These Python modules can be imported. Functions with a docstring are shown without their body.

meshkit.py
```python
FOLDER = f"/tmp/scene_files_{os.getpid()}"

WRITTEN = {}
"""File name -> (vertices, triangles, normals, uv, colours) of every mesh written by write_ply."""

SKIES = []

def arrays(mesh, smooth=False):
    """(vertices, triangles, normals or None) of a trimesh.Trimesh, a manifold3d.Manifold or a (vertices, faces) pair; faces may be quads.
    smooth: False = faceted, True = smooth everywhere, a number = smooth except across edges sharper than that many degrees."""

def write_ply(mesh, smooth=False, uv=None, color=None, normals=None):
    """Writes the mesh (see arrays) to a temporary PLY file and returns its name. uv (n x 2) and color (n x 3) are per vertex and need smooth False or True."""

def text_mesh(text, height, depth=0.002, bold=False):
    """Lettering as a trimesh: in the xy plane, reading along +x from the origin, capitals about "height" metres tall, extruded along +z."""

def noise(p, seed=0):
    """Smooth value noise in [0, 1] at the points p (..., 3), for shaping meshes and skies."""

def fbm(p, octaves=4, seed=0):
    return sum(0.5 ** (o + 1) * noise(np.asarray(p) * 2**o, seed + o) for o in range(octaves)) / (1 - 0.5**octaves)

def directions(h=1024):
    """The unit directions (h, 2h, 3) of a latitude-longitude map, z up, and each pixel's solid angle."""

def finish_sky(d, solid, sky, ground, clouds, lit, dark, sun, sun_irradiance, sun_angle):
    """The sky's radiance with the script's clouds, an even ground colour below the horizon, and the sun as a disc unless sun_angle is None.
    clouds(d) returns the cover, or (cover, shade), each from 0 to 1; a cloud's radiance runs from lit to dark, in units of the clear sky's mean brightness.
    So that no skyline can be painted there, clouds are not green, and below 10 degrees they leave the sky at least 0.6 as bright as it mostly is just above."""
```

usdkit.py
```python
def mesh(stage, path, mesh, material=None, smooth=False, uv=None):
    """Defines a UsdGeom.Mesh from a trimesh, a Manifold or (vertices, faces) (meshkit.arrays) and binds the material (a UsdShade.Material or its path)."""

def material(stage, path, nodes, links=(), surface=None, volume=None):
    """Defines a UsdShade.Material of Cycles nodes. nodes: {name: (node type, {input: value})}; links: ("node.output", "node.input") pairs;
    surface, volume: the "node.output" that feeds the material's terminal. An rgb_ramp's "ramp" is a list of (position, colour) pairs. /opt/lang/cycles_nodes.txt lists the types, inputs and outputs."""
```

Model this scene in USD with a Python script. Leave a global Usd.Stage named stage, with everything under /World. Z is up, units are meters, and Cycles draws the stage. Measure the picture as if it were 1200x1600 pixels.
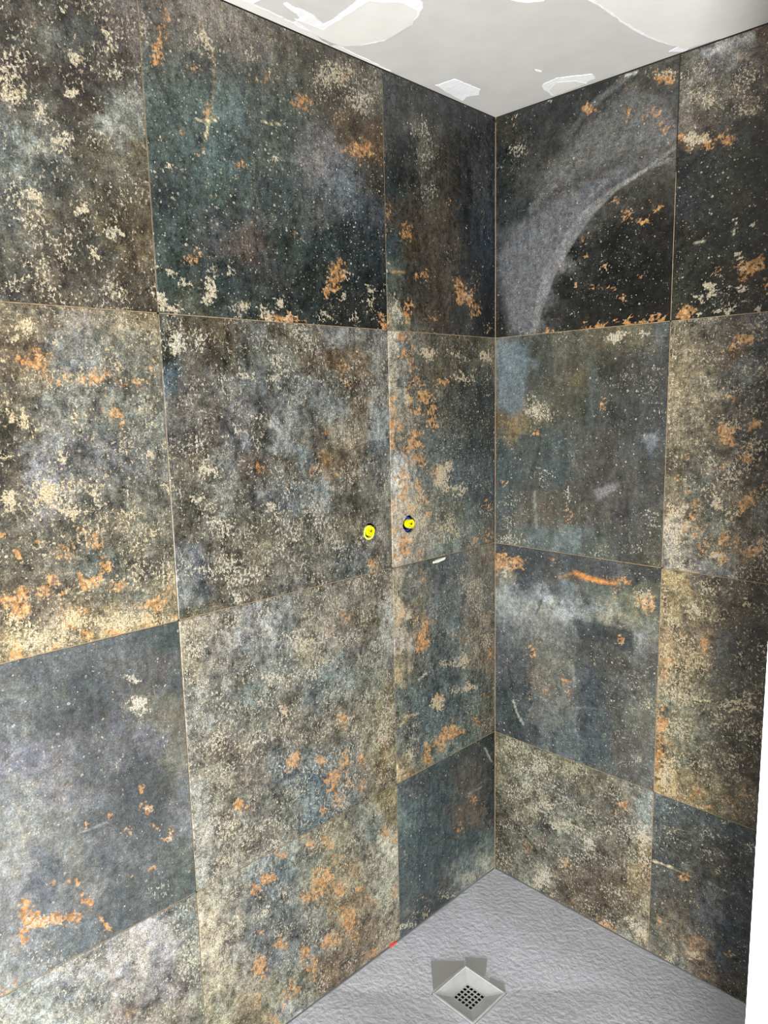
import math, re, numpy as np, trimesh, usdkit, meshkit
from scipy.spatial import Delaunay
from shapely.geometry import Polygon, Point, box as sbox
from pxr import Usd, UsdGeom, UsdLux, UsdShade, Gf, Sdf, Vt

stage = Usd.Stage.CreateInMemory()
UsdGeom.SetStageUpAxis(stage, UsdGeom.Tokens.z)
UsdGeom.SetStageMetersPerUnit(stage, 1.0)
stage.SetDefaultPrim(UsdGeom.Xform.Define(stage, '/World').GetPrim())
UsdGeom.Scope.Define(stage, '/World/Looks')

# ---------------------------------------------------------------- camera (solved from the tile joints; 600 mm tiles)
F_PX, EYE = 1132.66, np.array([1.3022, -1.7243, 1.4901])
YAW, PITCH, ROLL = -.8009, .1502, -.0222
FW = np.array([math.sin(YAW) * math.cos(PITCH), math.cos(YAW) * math.cos(PITCH), -math.sin(PITCH)])
_r = np.cross(FW, [0, 0, 1]); _r /= np.linalg.norm(_r); _u = np.cross(_r, FW)
RT = _r * math.cos(ROLL) + _u * math.sin(ROLL)
UP = _u * math.cos(ROLL) - _r * math.sin(ROLL)
cam = UsdGeom.Camera.Define(stage, '/World/camera')
cam.AddTransformOp().Set(Gf.Matrix4d(*RT, 0, *UP, 0, *(-FW), 0, *EYE, 1))
cam.CreateHorizontalApertureAttr(27.0)
cam.CreateVerticalApertureAttr(36.0)
cam.CreateFocalLengthAttr(27.0 * F_PX / 1200)
cam.CreateClippingRangeAttr(Gf.Vec2f(.02, 50))
cam.CreateExposureAttr(EXPOSURE := 2.85)

# ---------------------------------------------------------------- light: daylight through the bathroom window, one ceiling lamp (further down)
LIGHT_WINDOW, LIGHT_LAMP, LIGHT_FLOOD, LIGHT_SKY = 3.0, 14.0, 46.0, .4
FLOOD_AT, FLOOD_TO = (2.0, -2.75, .36), (.40, -.45, 1.8)
dome = UsdLux.DomeLight.Define(stage, '/World/sky')
dome.CreateIntensityAttr(LIGHT_SKY)
dome.CreateColorAttr(Gf.Vec3f(.85, .93, 1.0))

def photo(P):
    """wall points -> where the camera sees them, in pixels of a 1200 x 1600 frame (the chart the tile patterns below are written in)"""
    d = np.asarray(P, float) - EYE
    w = d @ FW
    return np.stack([600 + F_PX * (d @ RT) / w, 800 - F_PX * (d @ UP) / w], -1)

def at(x, y, axis, val):
    d = FW + RT * (x - 600) / F_PX - UP * (y - 800) / F_PX
    return EYE + d * ((val - EYE[axis]) / d[axis])

# ---------------------------------------------------------------- charts of the tiles' printed rust pattern and of reflections painted into it, one block per tile: wall, column from the corner, row from the top
# t: cream, rust, spots, warmth.  b: ground colours at places, paler where a room reflection is painted in.  c/r/d: patches of cream, rust, spots.  g: a patch of ground colour.  s: scratch or pale streak.  p: outlined tone; the pale arc and the left wall's shape are painted reflections
CHART = """
TILE L 2 0
t .40 .03 .10 .60
b 30 30 4a453f 120 20 3f3c38 190 30 57504b 212 60 6a6260 60 50 6b6c66 40 110 3d352e 110 60 4a4c4b 120 110 352e2a 180 100 46423a 50 180 55554f 130 170 3a332d 180 190 7f8583 200 200 8a8f8a 20 235 6f7a7a 50 240 7b7f7a 70 265 3a403f 150 230 55503f 220 230 5d5640 10 340 565b5a 60 350 6a6659 110 370 4a463d 140 390 3b3d38 180 350 4f4a38 228 380 6b5f4a 20 430 4a4a44 90 440 5e564b 150 430 4b4740 220 450 4c463a 10 10 4a4640 130 55 434746 205 10 6b6463
c 98 12 7 7 .7
c 15 100 25 25 .3
c 118 90 12 14 .4
c 112 150 10 10 .7
c 18 150 20 25 .3
c 170 60 6 25 .5
c 60 175 15 20 .3
c 100 220 18 12 .4
c 180 110 12 14 .35
c 40 310 40 45 .2
c 55 305 10 8 .5
c 127 326 10 9 .6
c 178 363 12 12 .6
c 150 400 8 15 .7
c 80 400 60 50 .12
c 25 440 20 15 .3
c 140 455 100 14 .12
r 57 30 8 10 .3
r 118 92 8 10 .25
r 15 90 20 20 .15
g 175 190 22 20 9aa09c .5
g 195 200 10 8 a6aaa2 .5
g 40 235 22 12 8c9494 .5
g 105 250 8 14 a3a9a8 .5
g 60 180 14 18 868a86 .5
g 212 60 8 70 776e6c .6
TILE L 1 0
t .16 .04 .55 .55
b 230 20 5a5754 300 30 6b6660 350 20 7a746c 400 40 6a645c 460 60 57534a 250 110 4f5653 320 110 4a4f4b 390 60 706a66 560 110 56514a 590 140 615d54 240 160 4d5c5b 300 140 4c5b59 345 170 54696a 400 130 454d4a 450 160 46504d 500 150 4a463c 560 200 4a4030 590 230 5a452c 260 230 41504f 340 240 4b5f62 430 230 4a5350 500 240 6a6a70 540 290 5a6670 590 280 3c3a36 260 300 364042 340 300 42514f 430 300 3a4648 500 330 4a4f50 560 330 323d44 600 350 3a4048 260 370 3d4a4a 350 360 41464a 380 380 4f4744 450 380 34403f 520 380 2a3538 580 390 253035 270 430 34413f 350 430 2f3c3d 420 440 35393a 500 440 2b3434 580 440 232b2e 300 475 454b44 420 480 2d3634 560 490 262a28
c 225 40 12 25 .5
r 260 12 9 20 .4
r 256 60 11 25 .5
r 240 82 9 12 .4
r 248 96 10 10 .4
c 320 62 8 25 .5
c 330 50 60 40 .2
c 300 70 30 25 .25
r 303 107 25 7 .4
c 420 60 25 15 .35
r 425 58 12 10 .3
c 395 85 12 15 .45
r 408 130 8 18 .35
r 430 122 14 20 .3
r 475 160 18 12 .5
c 540 135 65 55 .3
c 520 115 40 25 .2
c 575 160 30 40 .25
r 540 115 8 8 .5
r 533 182 8 10 .5
r 551 157 10 8 .35
r 562 234 26 14 .6
s 330 75 335 100 2 b8a27a .8
s 335 100 333 150 2 9a8660 .7
s 333 150 328 172 2 b0a078 .8
r 327 176 5 13 .7
s 327 188 320 218 2.5 d8c8a0 .9
s 308 187 337 189 2 d8c8a0 .9
s 413 190 437 195 2 d8c8a0 .9
c 262 263 9 8 .9
c 252 215 4 4 1
c 242 270 4 4 1
r 285 213 6 6 .6
r 320 238 6 6 .5
r 375 257 8 8 .5
c 426 248 8 10 .6
c 500 235 16 30 .3
c 330 440 12 28 .75
c 270 425 12 10 .7
c 285 445 12 12 .6
c 328 470 10 14 .7
c 365 430 4 14 .8
c 375 480 18 14 .6
c 415 490 12 8 .7
c 435 473 8 9 .8
r 445 498 28 5 1
c 450 497 20 4 .5
c 250 470 14 14 .7
c 270 482 28 7 .7
c 245 413 6 8 .8
r 300 402 18 8 .5
r 525 430 14 22 .6
c 540 430 6 6 .8
c 537 461 8 7 .8
r 513 458 5 6 .9
c 580 475 6 12 .6
c 553 495 7 14 .7
c 510 495 16 10 .5
r 600 505 6 14 .8
c 578 452 8 8 .6
d 430 300 150 150 .15
d 540 400 80 80 .2
c 370 406 20 4 .35
r 460 367 5 5 .5
g 500 245 35 25 77757a .4
g 545 320 25 20 66707a .4
g 380 385 45 20 55504d .5
TILE L 0 0
t .24 .02 .06 .35
g 729 160 5 2.5 e0e0dc .9
g 714 148 3 2 e0e0dc .7
b 615 150 3b3f42 640 150 38393a 690 170 35373a 740 190 2e3136 765 200 2c3034 610 220 3c3d3b 632 230 20252b 660 200 4a4b46 665 240 4d4e49 690 240 39342f 720 220 2e3233 750 250 34373c 767 260 2b3036 612 290 2b3a3c 632 280 181c20 665 280 3f403c 700 290 3a3530 725 290 22282b 755 300 33373c 612 330 3a3634 640 340 35302a 670 330 4a463f 700 340 433c35 730 340 1f272c 760 330 2d3740 612 380 2a3a42 640 380 38301f 680 380 443d35 710 380 403a32 735 380 1e262a 765 380 1e2c3a 612 430 47504c 640 440 262422 680 430 3b342c 705 440 4a4238 725 420 23282a 765 440 141d26 620 490 6f7468 640 480 2e2a26 690 490 3e362d 720 490 2c3132 765 500 10181c
c 660 215 20 35 .25
c 668 270 22 40 .15
c 665 310 20 30 .15
r 636 362 8 14 .6
r 716 450 6 18 .7
r 728 466 12 11 .65
r 743 483 7 10 .6
c 728 466 10 9 .3
r 637 488 4 22 .7
c 617 470 8 25 .45
c 624 490 6 25 .5
r 660 431 10 6 .6
r 606 335 3 32 .5
r 607 500 5 14 .5
r 680 495 6 9 .5
r 763 512 4 6 .6
s 613 425 632 425 2.5 a8885c .8
c 606 410 3 15 .8
r 664 477 4 6 .4
r 745 440 5 12 .35
r 755 370 2 14 .4
r 703 312 5 6 .35
r 640 325 8 10 .25
g 752 280 12 70 42454a .5
g 752 210 16 30 393c41 .4
TILE L 2 1
t .42 .10 .34 .85
b 10 480 7a705c 60 490 807765 120 490 948d80 180 500 8f8876 230 500 857a60 10 540 6b5f4c 40 560 7a6a55 100 540 6f7272 120 560 70757a 170 550 868a84 220 540 6f7066 240 560 76766c 30 620 6e695a 60 600 726c5c 80 620 8b908b 110 610 80837e 160 610 737776 220 620 757872 10 660 4a463a 40 680 57534a 90 660 868888 130 650 7d817b 180 640 7c8078 240 660 858a85 10 720 403d34 30 750 5a544a 60 740 9094a0 80 700 7e8288 130 700 72757a 180 710 62666c 240 720 7a7d7c 30 790 69665c 70 790 7d7e80 140 790 6a6c66 220 790 6e6f66 20 850 5c5a50 100 830 706f66 180 830 6f6d60 250 850 77766a 40 900 6a6558 90 890 77736a 150 890 6f7570 220 890 7e7f74 20 950 6d6352 70 950 807566 140 950 7e7664 220 940 86867a 265 930 8a816a 20 1010 9a8c6a 90 990 a59a84 180 980 a3926c 250 965 9a8e70
r 55 560 20 14 .5
r 38 568 10 10 .4
r 65 580 14 8 .4
r 140 590 14 12 .45
r 100 593 22 6 .4
r 170 588 18 6 .4
r 215 600 14 8 .5
r 188 603 8 5 .5
r 235 565 6 12 .4
r 170 632 6 6 .5
r 184 650 8 7 .6
r 192 665 6 5 .6
r 203 640 4 8 .5
c 35 655 7 12 .7
c 18 652 7 6 .6
c 115 652 4 4 1
c 72 641 4 5 1
c 25 528 8 6 .5
c 45 508 10 8 .5
c 95 532 8 10 .5
c 185 575 8 12 .4
c 125 570 8 5 .5
c 235 713 8 5 .8
c 95 717 8 6 .5
c 75 770 14 10 .6
c 15 780 16 12 .6
c 150 770 10 16 .5
c 110 770 60 40 .15
c 200 830 80 40 .12
c 260 760 6 6 .7
r 77 775 8 6 .4
r 2 832 6 6 .9
r 30 863 6 6 .7
r 60 845 8 6 .5
c 115 805 14 10 .4
r 100 860 14 14 .4
r 150 848 16 10 .45
r 125 830 10 8 .35
r 165 884 8 7 .8
r 132 910 9 8 1
r 153 904 7 8 1
r 83 905 10 7 .6
r 35 926 10 8 .9
r 10 935 10 9 .9
r 70 923 10 10 .6
r 100 930 6 6 .7
r 30 953 12 14 1
r 110 976 12 8 .7
r 172 988 12 8 .9
r 135 992 10 6 .7
r 230 976 12 6 1
r 185 918 12 8 .5
r 245 940 14 10 .6
r 268 925 6 10 .5
r 220 947 12 7 .5
r 277 965 5 6 .9
r 28 1018 12 10 .9
r 85 1010 8 6 .5
r 130 955 40 6 .4
c 60 1000 70 20 .35
c 200 970 80 12 .35
c 120 970 40 14 .3
c 240 900 40 40 .15
c 20 970 20 14 .25
g 60 755 22 28 a4a6ae .55
g 135 500 40 14 a09c98 .4
g 85 615 18 12 8f958e .5
g 200 755 14 20 8d928e .4
TILE L 1 1
t .42 .05 .10 .36
b 255 510 4a4d4a 280 520 5a5648 310 510 4a463a 340 520 544c3c 400 520 6b6d6c 440 520 5f5c4e 480 520 62605a 530 520 888d90 595 530 7c7f80 265 550 33352e 310 560 545048 360 560 4a483e 400 570 5f6462 440 570 686c66 480 570 544c40 520 560 5b4a36 560 560 6a5c48 600 560 6e706e 265 590 4c5c68 310 600 615e5c 350 600 5f5f60 400 600 5e6468 430 620 686e70 480 600 5c6264 520 590 6a6d6a 560 590 5a5144 600 600 6a6c6a 280 630 5c5a58 330 640 66635e 380 640 5f5e62 415 650 4a4c4e 440 670 80868a 480 650 6a6d6c 520 630 727a7e 560 640 6d6353 600 650 868f94 280 680 525254 320 690 5c564e 370 690 585a60 415 680 484742 440 685 757b7e 480 690 5c5a54 520 700 6d6a5c 560 690 78705c 590 690 7a868e 280 730 5b5850 320 730 5e5848 350 730 7a7f80 400 730 5c544c 450 730 58564e 475 710 6f7d84 510 720 7a6444 545 720 625848 590 720 6b6f70 290 780 55544c 345 770 727470 400 780 57595a 450 780 667078 500 770 70787a 545 770 57554c 595 770 70726a 290 830 565248 345 810 606058 400 820 5f5d50 450 830 605f56 500 830 5e5d54 550 830 666254 600 830 6e6c62 280 870 70767a 305 880 5a6068 350 870 635f52 400 870 666254 450 870 65645c 500 870 64645e 550 870 606a70 600 870 66635a 285 920 7a7f80 310 920 5c636a 350 920 5e5a4c 400 910 646058 450 910 6a6a6a 500 905 66645c 300 955 5a5a48 340 950 5c584c
c 278 540 10 18 .5
c 310 540 8 25 .25
c 470 530 14 25 .25
c 380 585 18 6 .5
c 430 565 8 12 .4
c 440 590 30 6 .3
r 358 551 4 4 .6
r 430 560 6 6 .4
r 536 575 8 14 .5
r 545 605 8 10 .4
r 500 640 6 12 .3
r 510 680 6 14 .4
r 535 650 5 8 .3
r 405 730 8 10 .5
r 487 738 8 8 .6
r 525 744 5 7 .6
r 450 762 6 6 .5
r 500 705 8 6 .4
r 503 720 6 6 .4
c 310 690 12 14 .25
c 325 735 12 12 .4
c 400 655 10 6 .5
c 375 675 14 8 .35
c 308 780 8 8 .5
c 425 790 12 10 .4
c 330 830 40 30 .15
c 430 840 60 40 .12
c 350 900 50 30 .12
c 370 935 8 10 .5
c 500 860 50 30 .1
r 583 885 8 8 .6
g 345 720 6 25 8a8f8e .6
g 350 805 8 8 9aa2a4 .6
g 435 690 18 20 8b9296 .5
g 530 640 14 14 98a2a6 .5
g 598 660 8 14 a0abb0 .6
g 385 690 8 7 a3acb2 .5
g 268 597 8 6 4f6a7c .7
g 510 768 8 8 6f98a8 .7
g 475 705 10 14 73848e .6
g 408 770 10 7 8f9da0 .5
g 530 525 16 14 9aa0a4 .5
g 405 515 10 10 9098a0 .4
g 415 670 6 25 3f3f3c .5
g 418 700 5 14 3f3f3c .5
g 520 800 3 60 4e4b42 .4
g 305 880 8 30 555c66 .5
g 285 910 10 30 868c92 .4
TILE L 0 1
t .30 .10 .72 .80
b 612 530 c0bdb0 612 600 b0ada0 612 680 b0a088 612 740 b4b6b6 612 800 b8b4ac 612 870 a8a094 630 540 5c666c 630 600 50585a 630 680 62645e 625 730 a4a8aa 630 800 9c9688 630 860 9a9488 650 530 66645c 650 600 4f5450 650 680 525a5a 650 720 666a64 660 800 77756a 660 860 6e6e66 680 530 4c4a40 680 580 555040 680 640 4c4c42 680 700 566062 680 740 66706e 680 800 5a5f58 680 860 5e6862 710 540 48463a 710 580 504c40 710 630 3f4544 710 700 475254 710 740 4a5a62 710 800 50564e 710 850 5c6a66 740 550 3a3a30 740 600 2e3432 740 640 2a3234 740 700 303a3e 740 760 34424a 740 800 445052 740 840 4e5c5a 765 560 5a564a 765 620 262e2e 765 700 2a3436 765 780 2c3a40 765 830 4a4c42
c 670 552 12 10 1
c 760 555 10 9 .9
c 712 555 6 6 .5
c 728 560 5 8 .5
c 718 590 10 8 .6
c 735 590 8 8 .5
c 612 570 8 50 .35
c 636 620 4 20 .9
r 642 560 4 60 .5
r 641 625 3 20 .6
r 628 553 5 5 .8
r 627 525 5 6 .8
r 612 627 5 14 .8
r 653 643 5 6 1
r 677 642 6 7 1
r 667 620 8 7 .8
r 658 620 5 6 .6
r 671 660 5 6 1
r 681 665 5 4 .8
r 612 663 6 8 .8
r 627 670 5 5 .8
r 612 690 5 8 .9
r 642 693 7 8 1
r 655 695 4 6 .7
r 650 675 6 10 .6
r 652 718 7 7 .8
r 660 727 5 5 .7
r 683 740 9 16 .5
c 690 750 12 20 .5
r 625 745 6 9 1
r 655 758 5 7 1
r 632 770 5 14 .7
r 656 773 4 6 .8
r 665 783 6 6 .9
r 612 795 6 12 .8
r 645 795 5 8 .6
r 667 805 6 5 .6
r 632 842 7 7 .9
r 612 830 5 10 .9
r 634 860 6 6 .8
r 657 866 6 6 .7
r 615 872 6 6 .7
r 738 847 6 8 .6
r 762 840 5 10 .6
r 763 787 4 6 .6
r 680 595 5 5 .7
r 692 592 5 6 .6
r 700 597 3 5 .8
r 654 597 3 5 .8
r 630 850 4 30 .5
r 637 720 4 30 .5
c 700 730 10 10 .5
c 715 765 18 8 .6
c 640 800 30 50 .25
c 690 830 50 40 .22
c 700 830 20 20 .2
d 700 670 70 70 .3
d 740 800 40 60 .3
g 627 725 10 22 b8bcc0 .6
g 735 795 8 10 6a7a80 .4
TILE L 2 2
t .22 .02 .14 .25
b 5 1050 6c737a 60 1040 666d74 120 1020 676e74 180 1000 6a7176 240 985 5a6468 275 990 4c5a5c 20 1090 6f777a 80 1070 646b70 140 1070 565e64 200 1050 666a6e 260 1050 6a6a6e 280 1060 5a6668 20 1140 787e84 80 1130 5c6268 130 1110 53595e 180 1130 666a74 230 1110 76776f 280 1120 7a786c 30 1190 85899a 90 1180 80828c 140 1180 63686e 180 1190 70757e 230 1160 7a7d8a 280 1190 82827c 30 1240 949aa0 90 1240 8e9098 150 1240 777c84 190 1230 5c6166 220 1190 54585c 260 1220 5e625e 290 1230 7c828a 30 1290 9aa0a2 90 1290 8c9092 140 1290 6e747c 200 1290 666b72 250 1290 666c72 295 1280 8a8f98 30 1340 a2a4a8 70 1350 727c88 110 1340 868a8c 160 1350 6c727a 220 1340 6a7278 290 1340 68706e 20 1400 9498a0 70 1380 6e7684 130 1390 7e8284 200 1390 646c72 290 1385 5c686a 30 1460 8e9298 80 1470 808890 130 1450 76808a 180 1440 68727a 20 1520 98a0a4 60 1500 8a929a 120 1480 6f7a82
c 215 1100 12 14 .6
c 222 1105 8 16 .5
c 207 1060 6 8 .6
c 178 1083 5 5 .9
c 212 1065 10 10 .5
c 223 1126 8 8 .5
c 185 1055 6 6 .4
c 185 1190 10 12 .45
c 217 1170 6 12 .6
r 216 1166 5 6 .5
r 220 1233 5 7 .7
r 230 1263 8 7 .6
c 230 1265 10 8 .5
r 242 1290 5 8 .5
r 265 1306 6 6 .7
c 265 1307 6 7 .6
r 134 1290 4 6 .7
r 170 1278 8 6 .6
r 200 1300 8 8 .5
c 200 1301 8 8 .4
r 237 1357 5 5 .7
r 204 1370 4 6 .5
r 84 1377 5 7 .6
r 120 1382 12 8 .6
r 138 1408 6 9 .9
r 43 1425 9 16 1
r 37 1455 8 14 1
r 60 1440 14 10 .9
r 85 1435 12 10 1
r 115 1435 14 10 1
c 70 1440 50 12 .35
r 166 1447 7 7 .9
r 160 1432 5 5 .7
r 22 1485 6 8 .5
r 30 1533 8 6 .6
r 8 1545 10 8 .6
c 40 1275 60 70 .15
c 60 1490 60 30 .25
c 15 1150 20 80 .15
c 250 1390 50 20 .15
c 95 1350 10 30 .2
c 255 1100 20 40 .15
s 130 1300 175 1283 1.8 b0b4b4 .6
s 60 1330 110 1312 1.8 a8acac .5
p 565a5e .55 18 178 1200 218 1160 250 1175 270 1240 262 1300 200 1300 140 1285 180 1240
TILE L 1 2
t .48 .06 .08 .34
b 300 985 857f70 350 975 7d7a72 400 955 85888a 440 940 6e7274 490 930 76746a 530 920 6c6a64 580 910 6a665a 610 905 6e695c 295 1040 827d6a 340 1020 7a7978 400 1000 868a8e 420 990 8e9294 450 990 70797c 480 980 7d7a70 530 980 76716a 580 970 64614f 612 960 949894 300 1090 7c7f7c 340 1060 777876 400 1040 66696a 440 1030 686f70 480 1010 8a8472 530 1010 757470 580 1020 6f7068 612 1010 8e928c 300 1130 7e7f7c 350 1110 6c6e6a 400 1090 66706e 450 1080 737268 490 1080 606c72 530 1060 727e80 580 1070 6a7068 610 1080 79725c 310 1180 76746a 350 1170 666058 400 1130 6c6e66 450 1140 6e6b62 500 1150 6e6d64 540 1120 6f6a5c 590 1130 76745e 305 1250 8a8e8a 350 1220 7c7a6c 400 1210 68645e 450 1200 5f6c74 500 1210 5a6c76 540 1180 666c6a 600 1190 7a7256 310 1300 9a9c96 350 1280 747269 400 1270 6a6a66 450 1260 6a6e68 500 1260 586a74 540 1230 6a7070 600 1230 77705c 320 1350 8a8c88 360 1330 7a786c 400 1310 6e6c64 440 1320 76766c 490 1300 5a6a74 540 1270 62686a
r 460 1187 10 13 .8
r 503 1190 6 12 .7
r 540 1190 6 14 .9
r 563 1187 6 12 .8
r 522 1215 8 16 .6
r 518 1228 8 14 .8
r 548 1225 6 8 .6
r 565 1225 5 10 .6
r 537 1120 8 10 .7
r 445 1110 5 6 .8
c 445 1110 10 8 .3
r 375 1258 8 9 .7
r 356 1268 5 5 .5
r 393 1265 5 5 .4
r 530 1253 8 6 .6
r 505 1268 10 8 .5
r 538 965 7 7 .6
r 513 990 5 5 .4
r 600 1180 8 40 .35
c 305 1010 18 30 .15
c 430 1060 20 20 .25
c 475 1000 20 10 .25
c 415 960 10 8 .2
c 430 1320 10 8 .4
c 330 1160 30 40 .12
c 600 1120 14 50 .15
c 350 1310 40 40 .15
g 325 1300 14 18 c0c2bc .5
g 300 1230 8 10 9aa6ae .5
g 300 1170 8 20 a4a8a4 .4
g 415 975 18 16 9a9ea4 .5
g 612 950 4 60 b8bab4 .5
g 535 1025 10 8 86a0aa .5
g 495 1215 25 14 50687a .5
g 350 1180 25 12 5c5650 .4
g 370 1200 20 14 5c5650 .4
TILE L 0 2
t .34 .07 .36 .75
b 622 900 8e8672 622 950 a09680 622 1000 a8a296 622 1050 8e8466 622 1110 6a7068 622 1170 6a7068 622 1210 a08c64 640 890 4c545a 640 930 4a5358 640 980 60625c 640 1040 6e6a5c 640 1090 506064 640 1150 4f5c60 655 890 5c5c54 655 940 6a6350 655 990 74624c 655 1040 5c6260 655 1100 4c5c62 660 1160 566468 655 1200 6a6a5c 680 885 3a4448 680 940 48545a 680 1000 4a585c 680 1040 445055 680 1080 48575c 680 1130 4e5e64 680 1180 586866 710 875 465258 710 930 4e5a60 710 980 566468 710 1030 4c5a60 710 1080 505e62 710 1140 50646a 710 1180 5c6c6c 740 870 545850 740 930 605e54 740 980 666052 740 1030 646458 740 1080 4a585a 740 1140 54625e 765 865 6a6250 765 920 5a5a52 765 970 5c5a50 765 1030 6a6050 765 1100 5c5c50 765 1140 5c5a50
r 663 985 8 25 .6
r 658 1010 6 12 .5
r 625 965 6 5 .7
c 636 965 10 8 .7
c 622 940 6 40 .3
c 622 1000 8 30 .3
r 622 1050 6 14 .4
r 660 900 3 20 .5
c 724 1033 8 14 .9
c 683 1102 7 14 1
r 687 1090 5 6 .8
c 735 1075 8 6 .8
c 715 1080 20 6 .4
r 766 1024 4 6 .8
r 718 1000 4 8 .5
r 763 968 4 8 .5
r 700 1150 12 10 .7
r 705 1140 8 14 .5
r 720 1145 6 6 .7
r 690 1165 6 14 .6
r 668 1180 6 16 .8
r 680 1160 5 6 .6
r 745 1128 8 5 .6
r 762 1085 6 6 .4
c 625 1210 8 12 1
c 638 1180 6 8 .6
s 630 1120 655 1115 2 c8b488 .6
s 625 1135 635 1122 2 c8b488 .6
s 640 1153 655 1155 2 b8aa88 .5
s 655 1062 665 1052 2 c8c8b8 .7
c 740 940 25 50 .2
c 745 1000 25 25 .2
c 700 1035 14 6 .4
c 645 1150 14 30 .15
d 690 940 40 60 .2
TILE L 2 3
t .50 .04 .05 .25
b 10 1575 9aa0a0 40 1570 98a0a0 100 1540 98a0a8 150 1510 a4a6aa 200 1490 a0a0a4 250 1470 a4a4ac 290 1430 707c80 310 1420 8a8e82 60 1595 a0a8a8 140 1560 8c9294 200 1540 a6a6aa 260 1530 8a8c96 280 1540 7a7678 300 1500 7c847a 310 1560 8e9284 200 1590 867e7a 270 1590 8a857a 140 1590 9a9e98
c 150 1490 80 30 .1
c 300 1500 14 60 .15
r 262 1423 10 5 .5
r 285 1485 6 8 .4
r 275 1510 8 10 .3
r 205 1585 14 8 .4
r 230 1560 20 10 .2
g 280 1530 10 25 7a7270 .5
g 240 1420 14 12 70858c .5
g 220 1470 40 22 b0b0b4 .4
TILE L 1 3
t .46 .12 .06 .48
b 320 1410 928f7e 360 1385 8a8a80 400 1370 737c80 440 1360 5c6c74 480 1340 767a72 530 1310 7c7a66 580 1290 6c7470 615 1260 807858 330 1450 a29c8c 370 1430 8a887c 395 1410 6a7074 430 1400 56626a 470 1390 747870 510 1370 7a765c 550 1360 7a7460 590 1340 7a7a6c 612 1330 9a9c8c 330 1500 a09a88 370 1480 80807a 400 1460 5f676c 440 1440 666e70 490 1430 686c68 530 1420 80745a 570 1410 7a6e58 605 1400 949a8e 330 1550 9c9884 380 1530 7e7c70 420 1500 626a70 460 1490 666e72 500 1470 646a6a 540 1460 80745c 580 1450 6a5c4c 612 1450 8a826e 340 1590 90927e 390 1580 80765e 430 1560 7a7c6a 470 1540 707466 510 1520 6a5a48 540 1500 6f6250 570 1490 74685a 600 1470 847a66 420 1595 8a8468 450 1580 8a9090
r 417 1370 10 8 .9
r 398 1390 7 9 .8
r 437 1335 8 7 .7
r 481 1313 5 7 .8
r 490 1318 5 5 .7
r 510 1316 5 8 .7
r 500 1380 14 18 .6
r 480 1400 10 8 .7
r 515 1370 6 8 .6
r 545 1435 10 16 .8
r 515 1470 12 10 .8
r 440 1472 8 8 .9
r 407 1455 5 5 .8
r 475 1490 6 12 .7
r 405 1510 12 14 .7
r 460 1540 5 12 .6
r 490 1515 6 20 .5
r 558 1390 5 8 .7
r 530 1390 8 12 .6
r 600 1300 6 8 .8
r 618 1310 4 10 .8
r 617 1390 4 14 .7
r 580 1410 6 6 .7
r 553 1360 12 8 .4
r 527 1340 8 12 .4
r 555 1465 6 5 .7
r 585 1490 10 8 .6
r 430 1590 10 6 .5
r 445 1560 10 20 .4
r 405 1565 8 14 .4
c 340 1440 30 30 .12
c 345 1500 30 40 .12
c 605 1380 8 90 .25
c 440 1400 14 10 .3
c 415 1430 8 14 .3
g 515 1525 14 12 7a6249 .8
g 600 1340 6 60 a8aea4 .5
g 570 1470 25 20 6c5c4a .4
TILE L 0 3
t .20 .03 .22 .40
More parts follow.
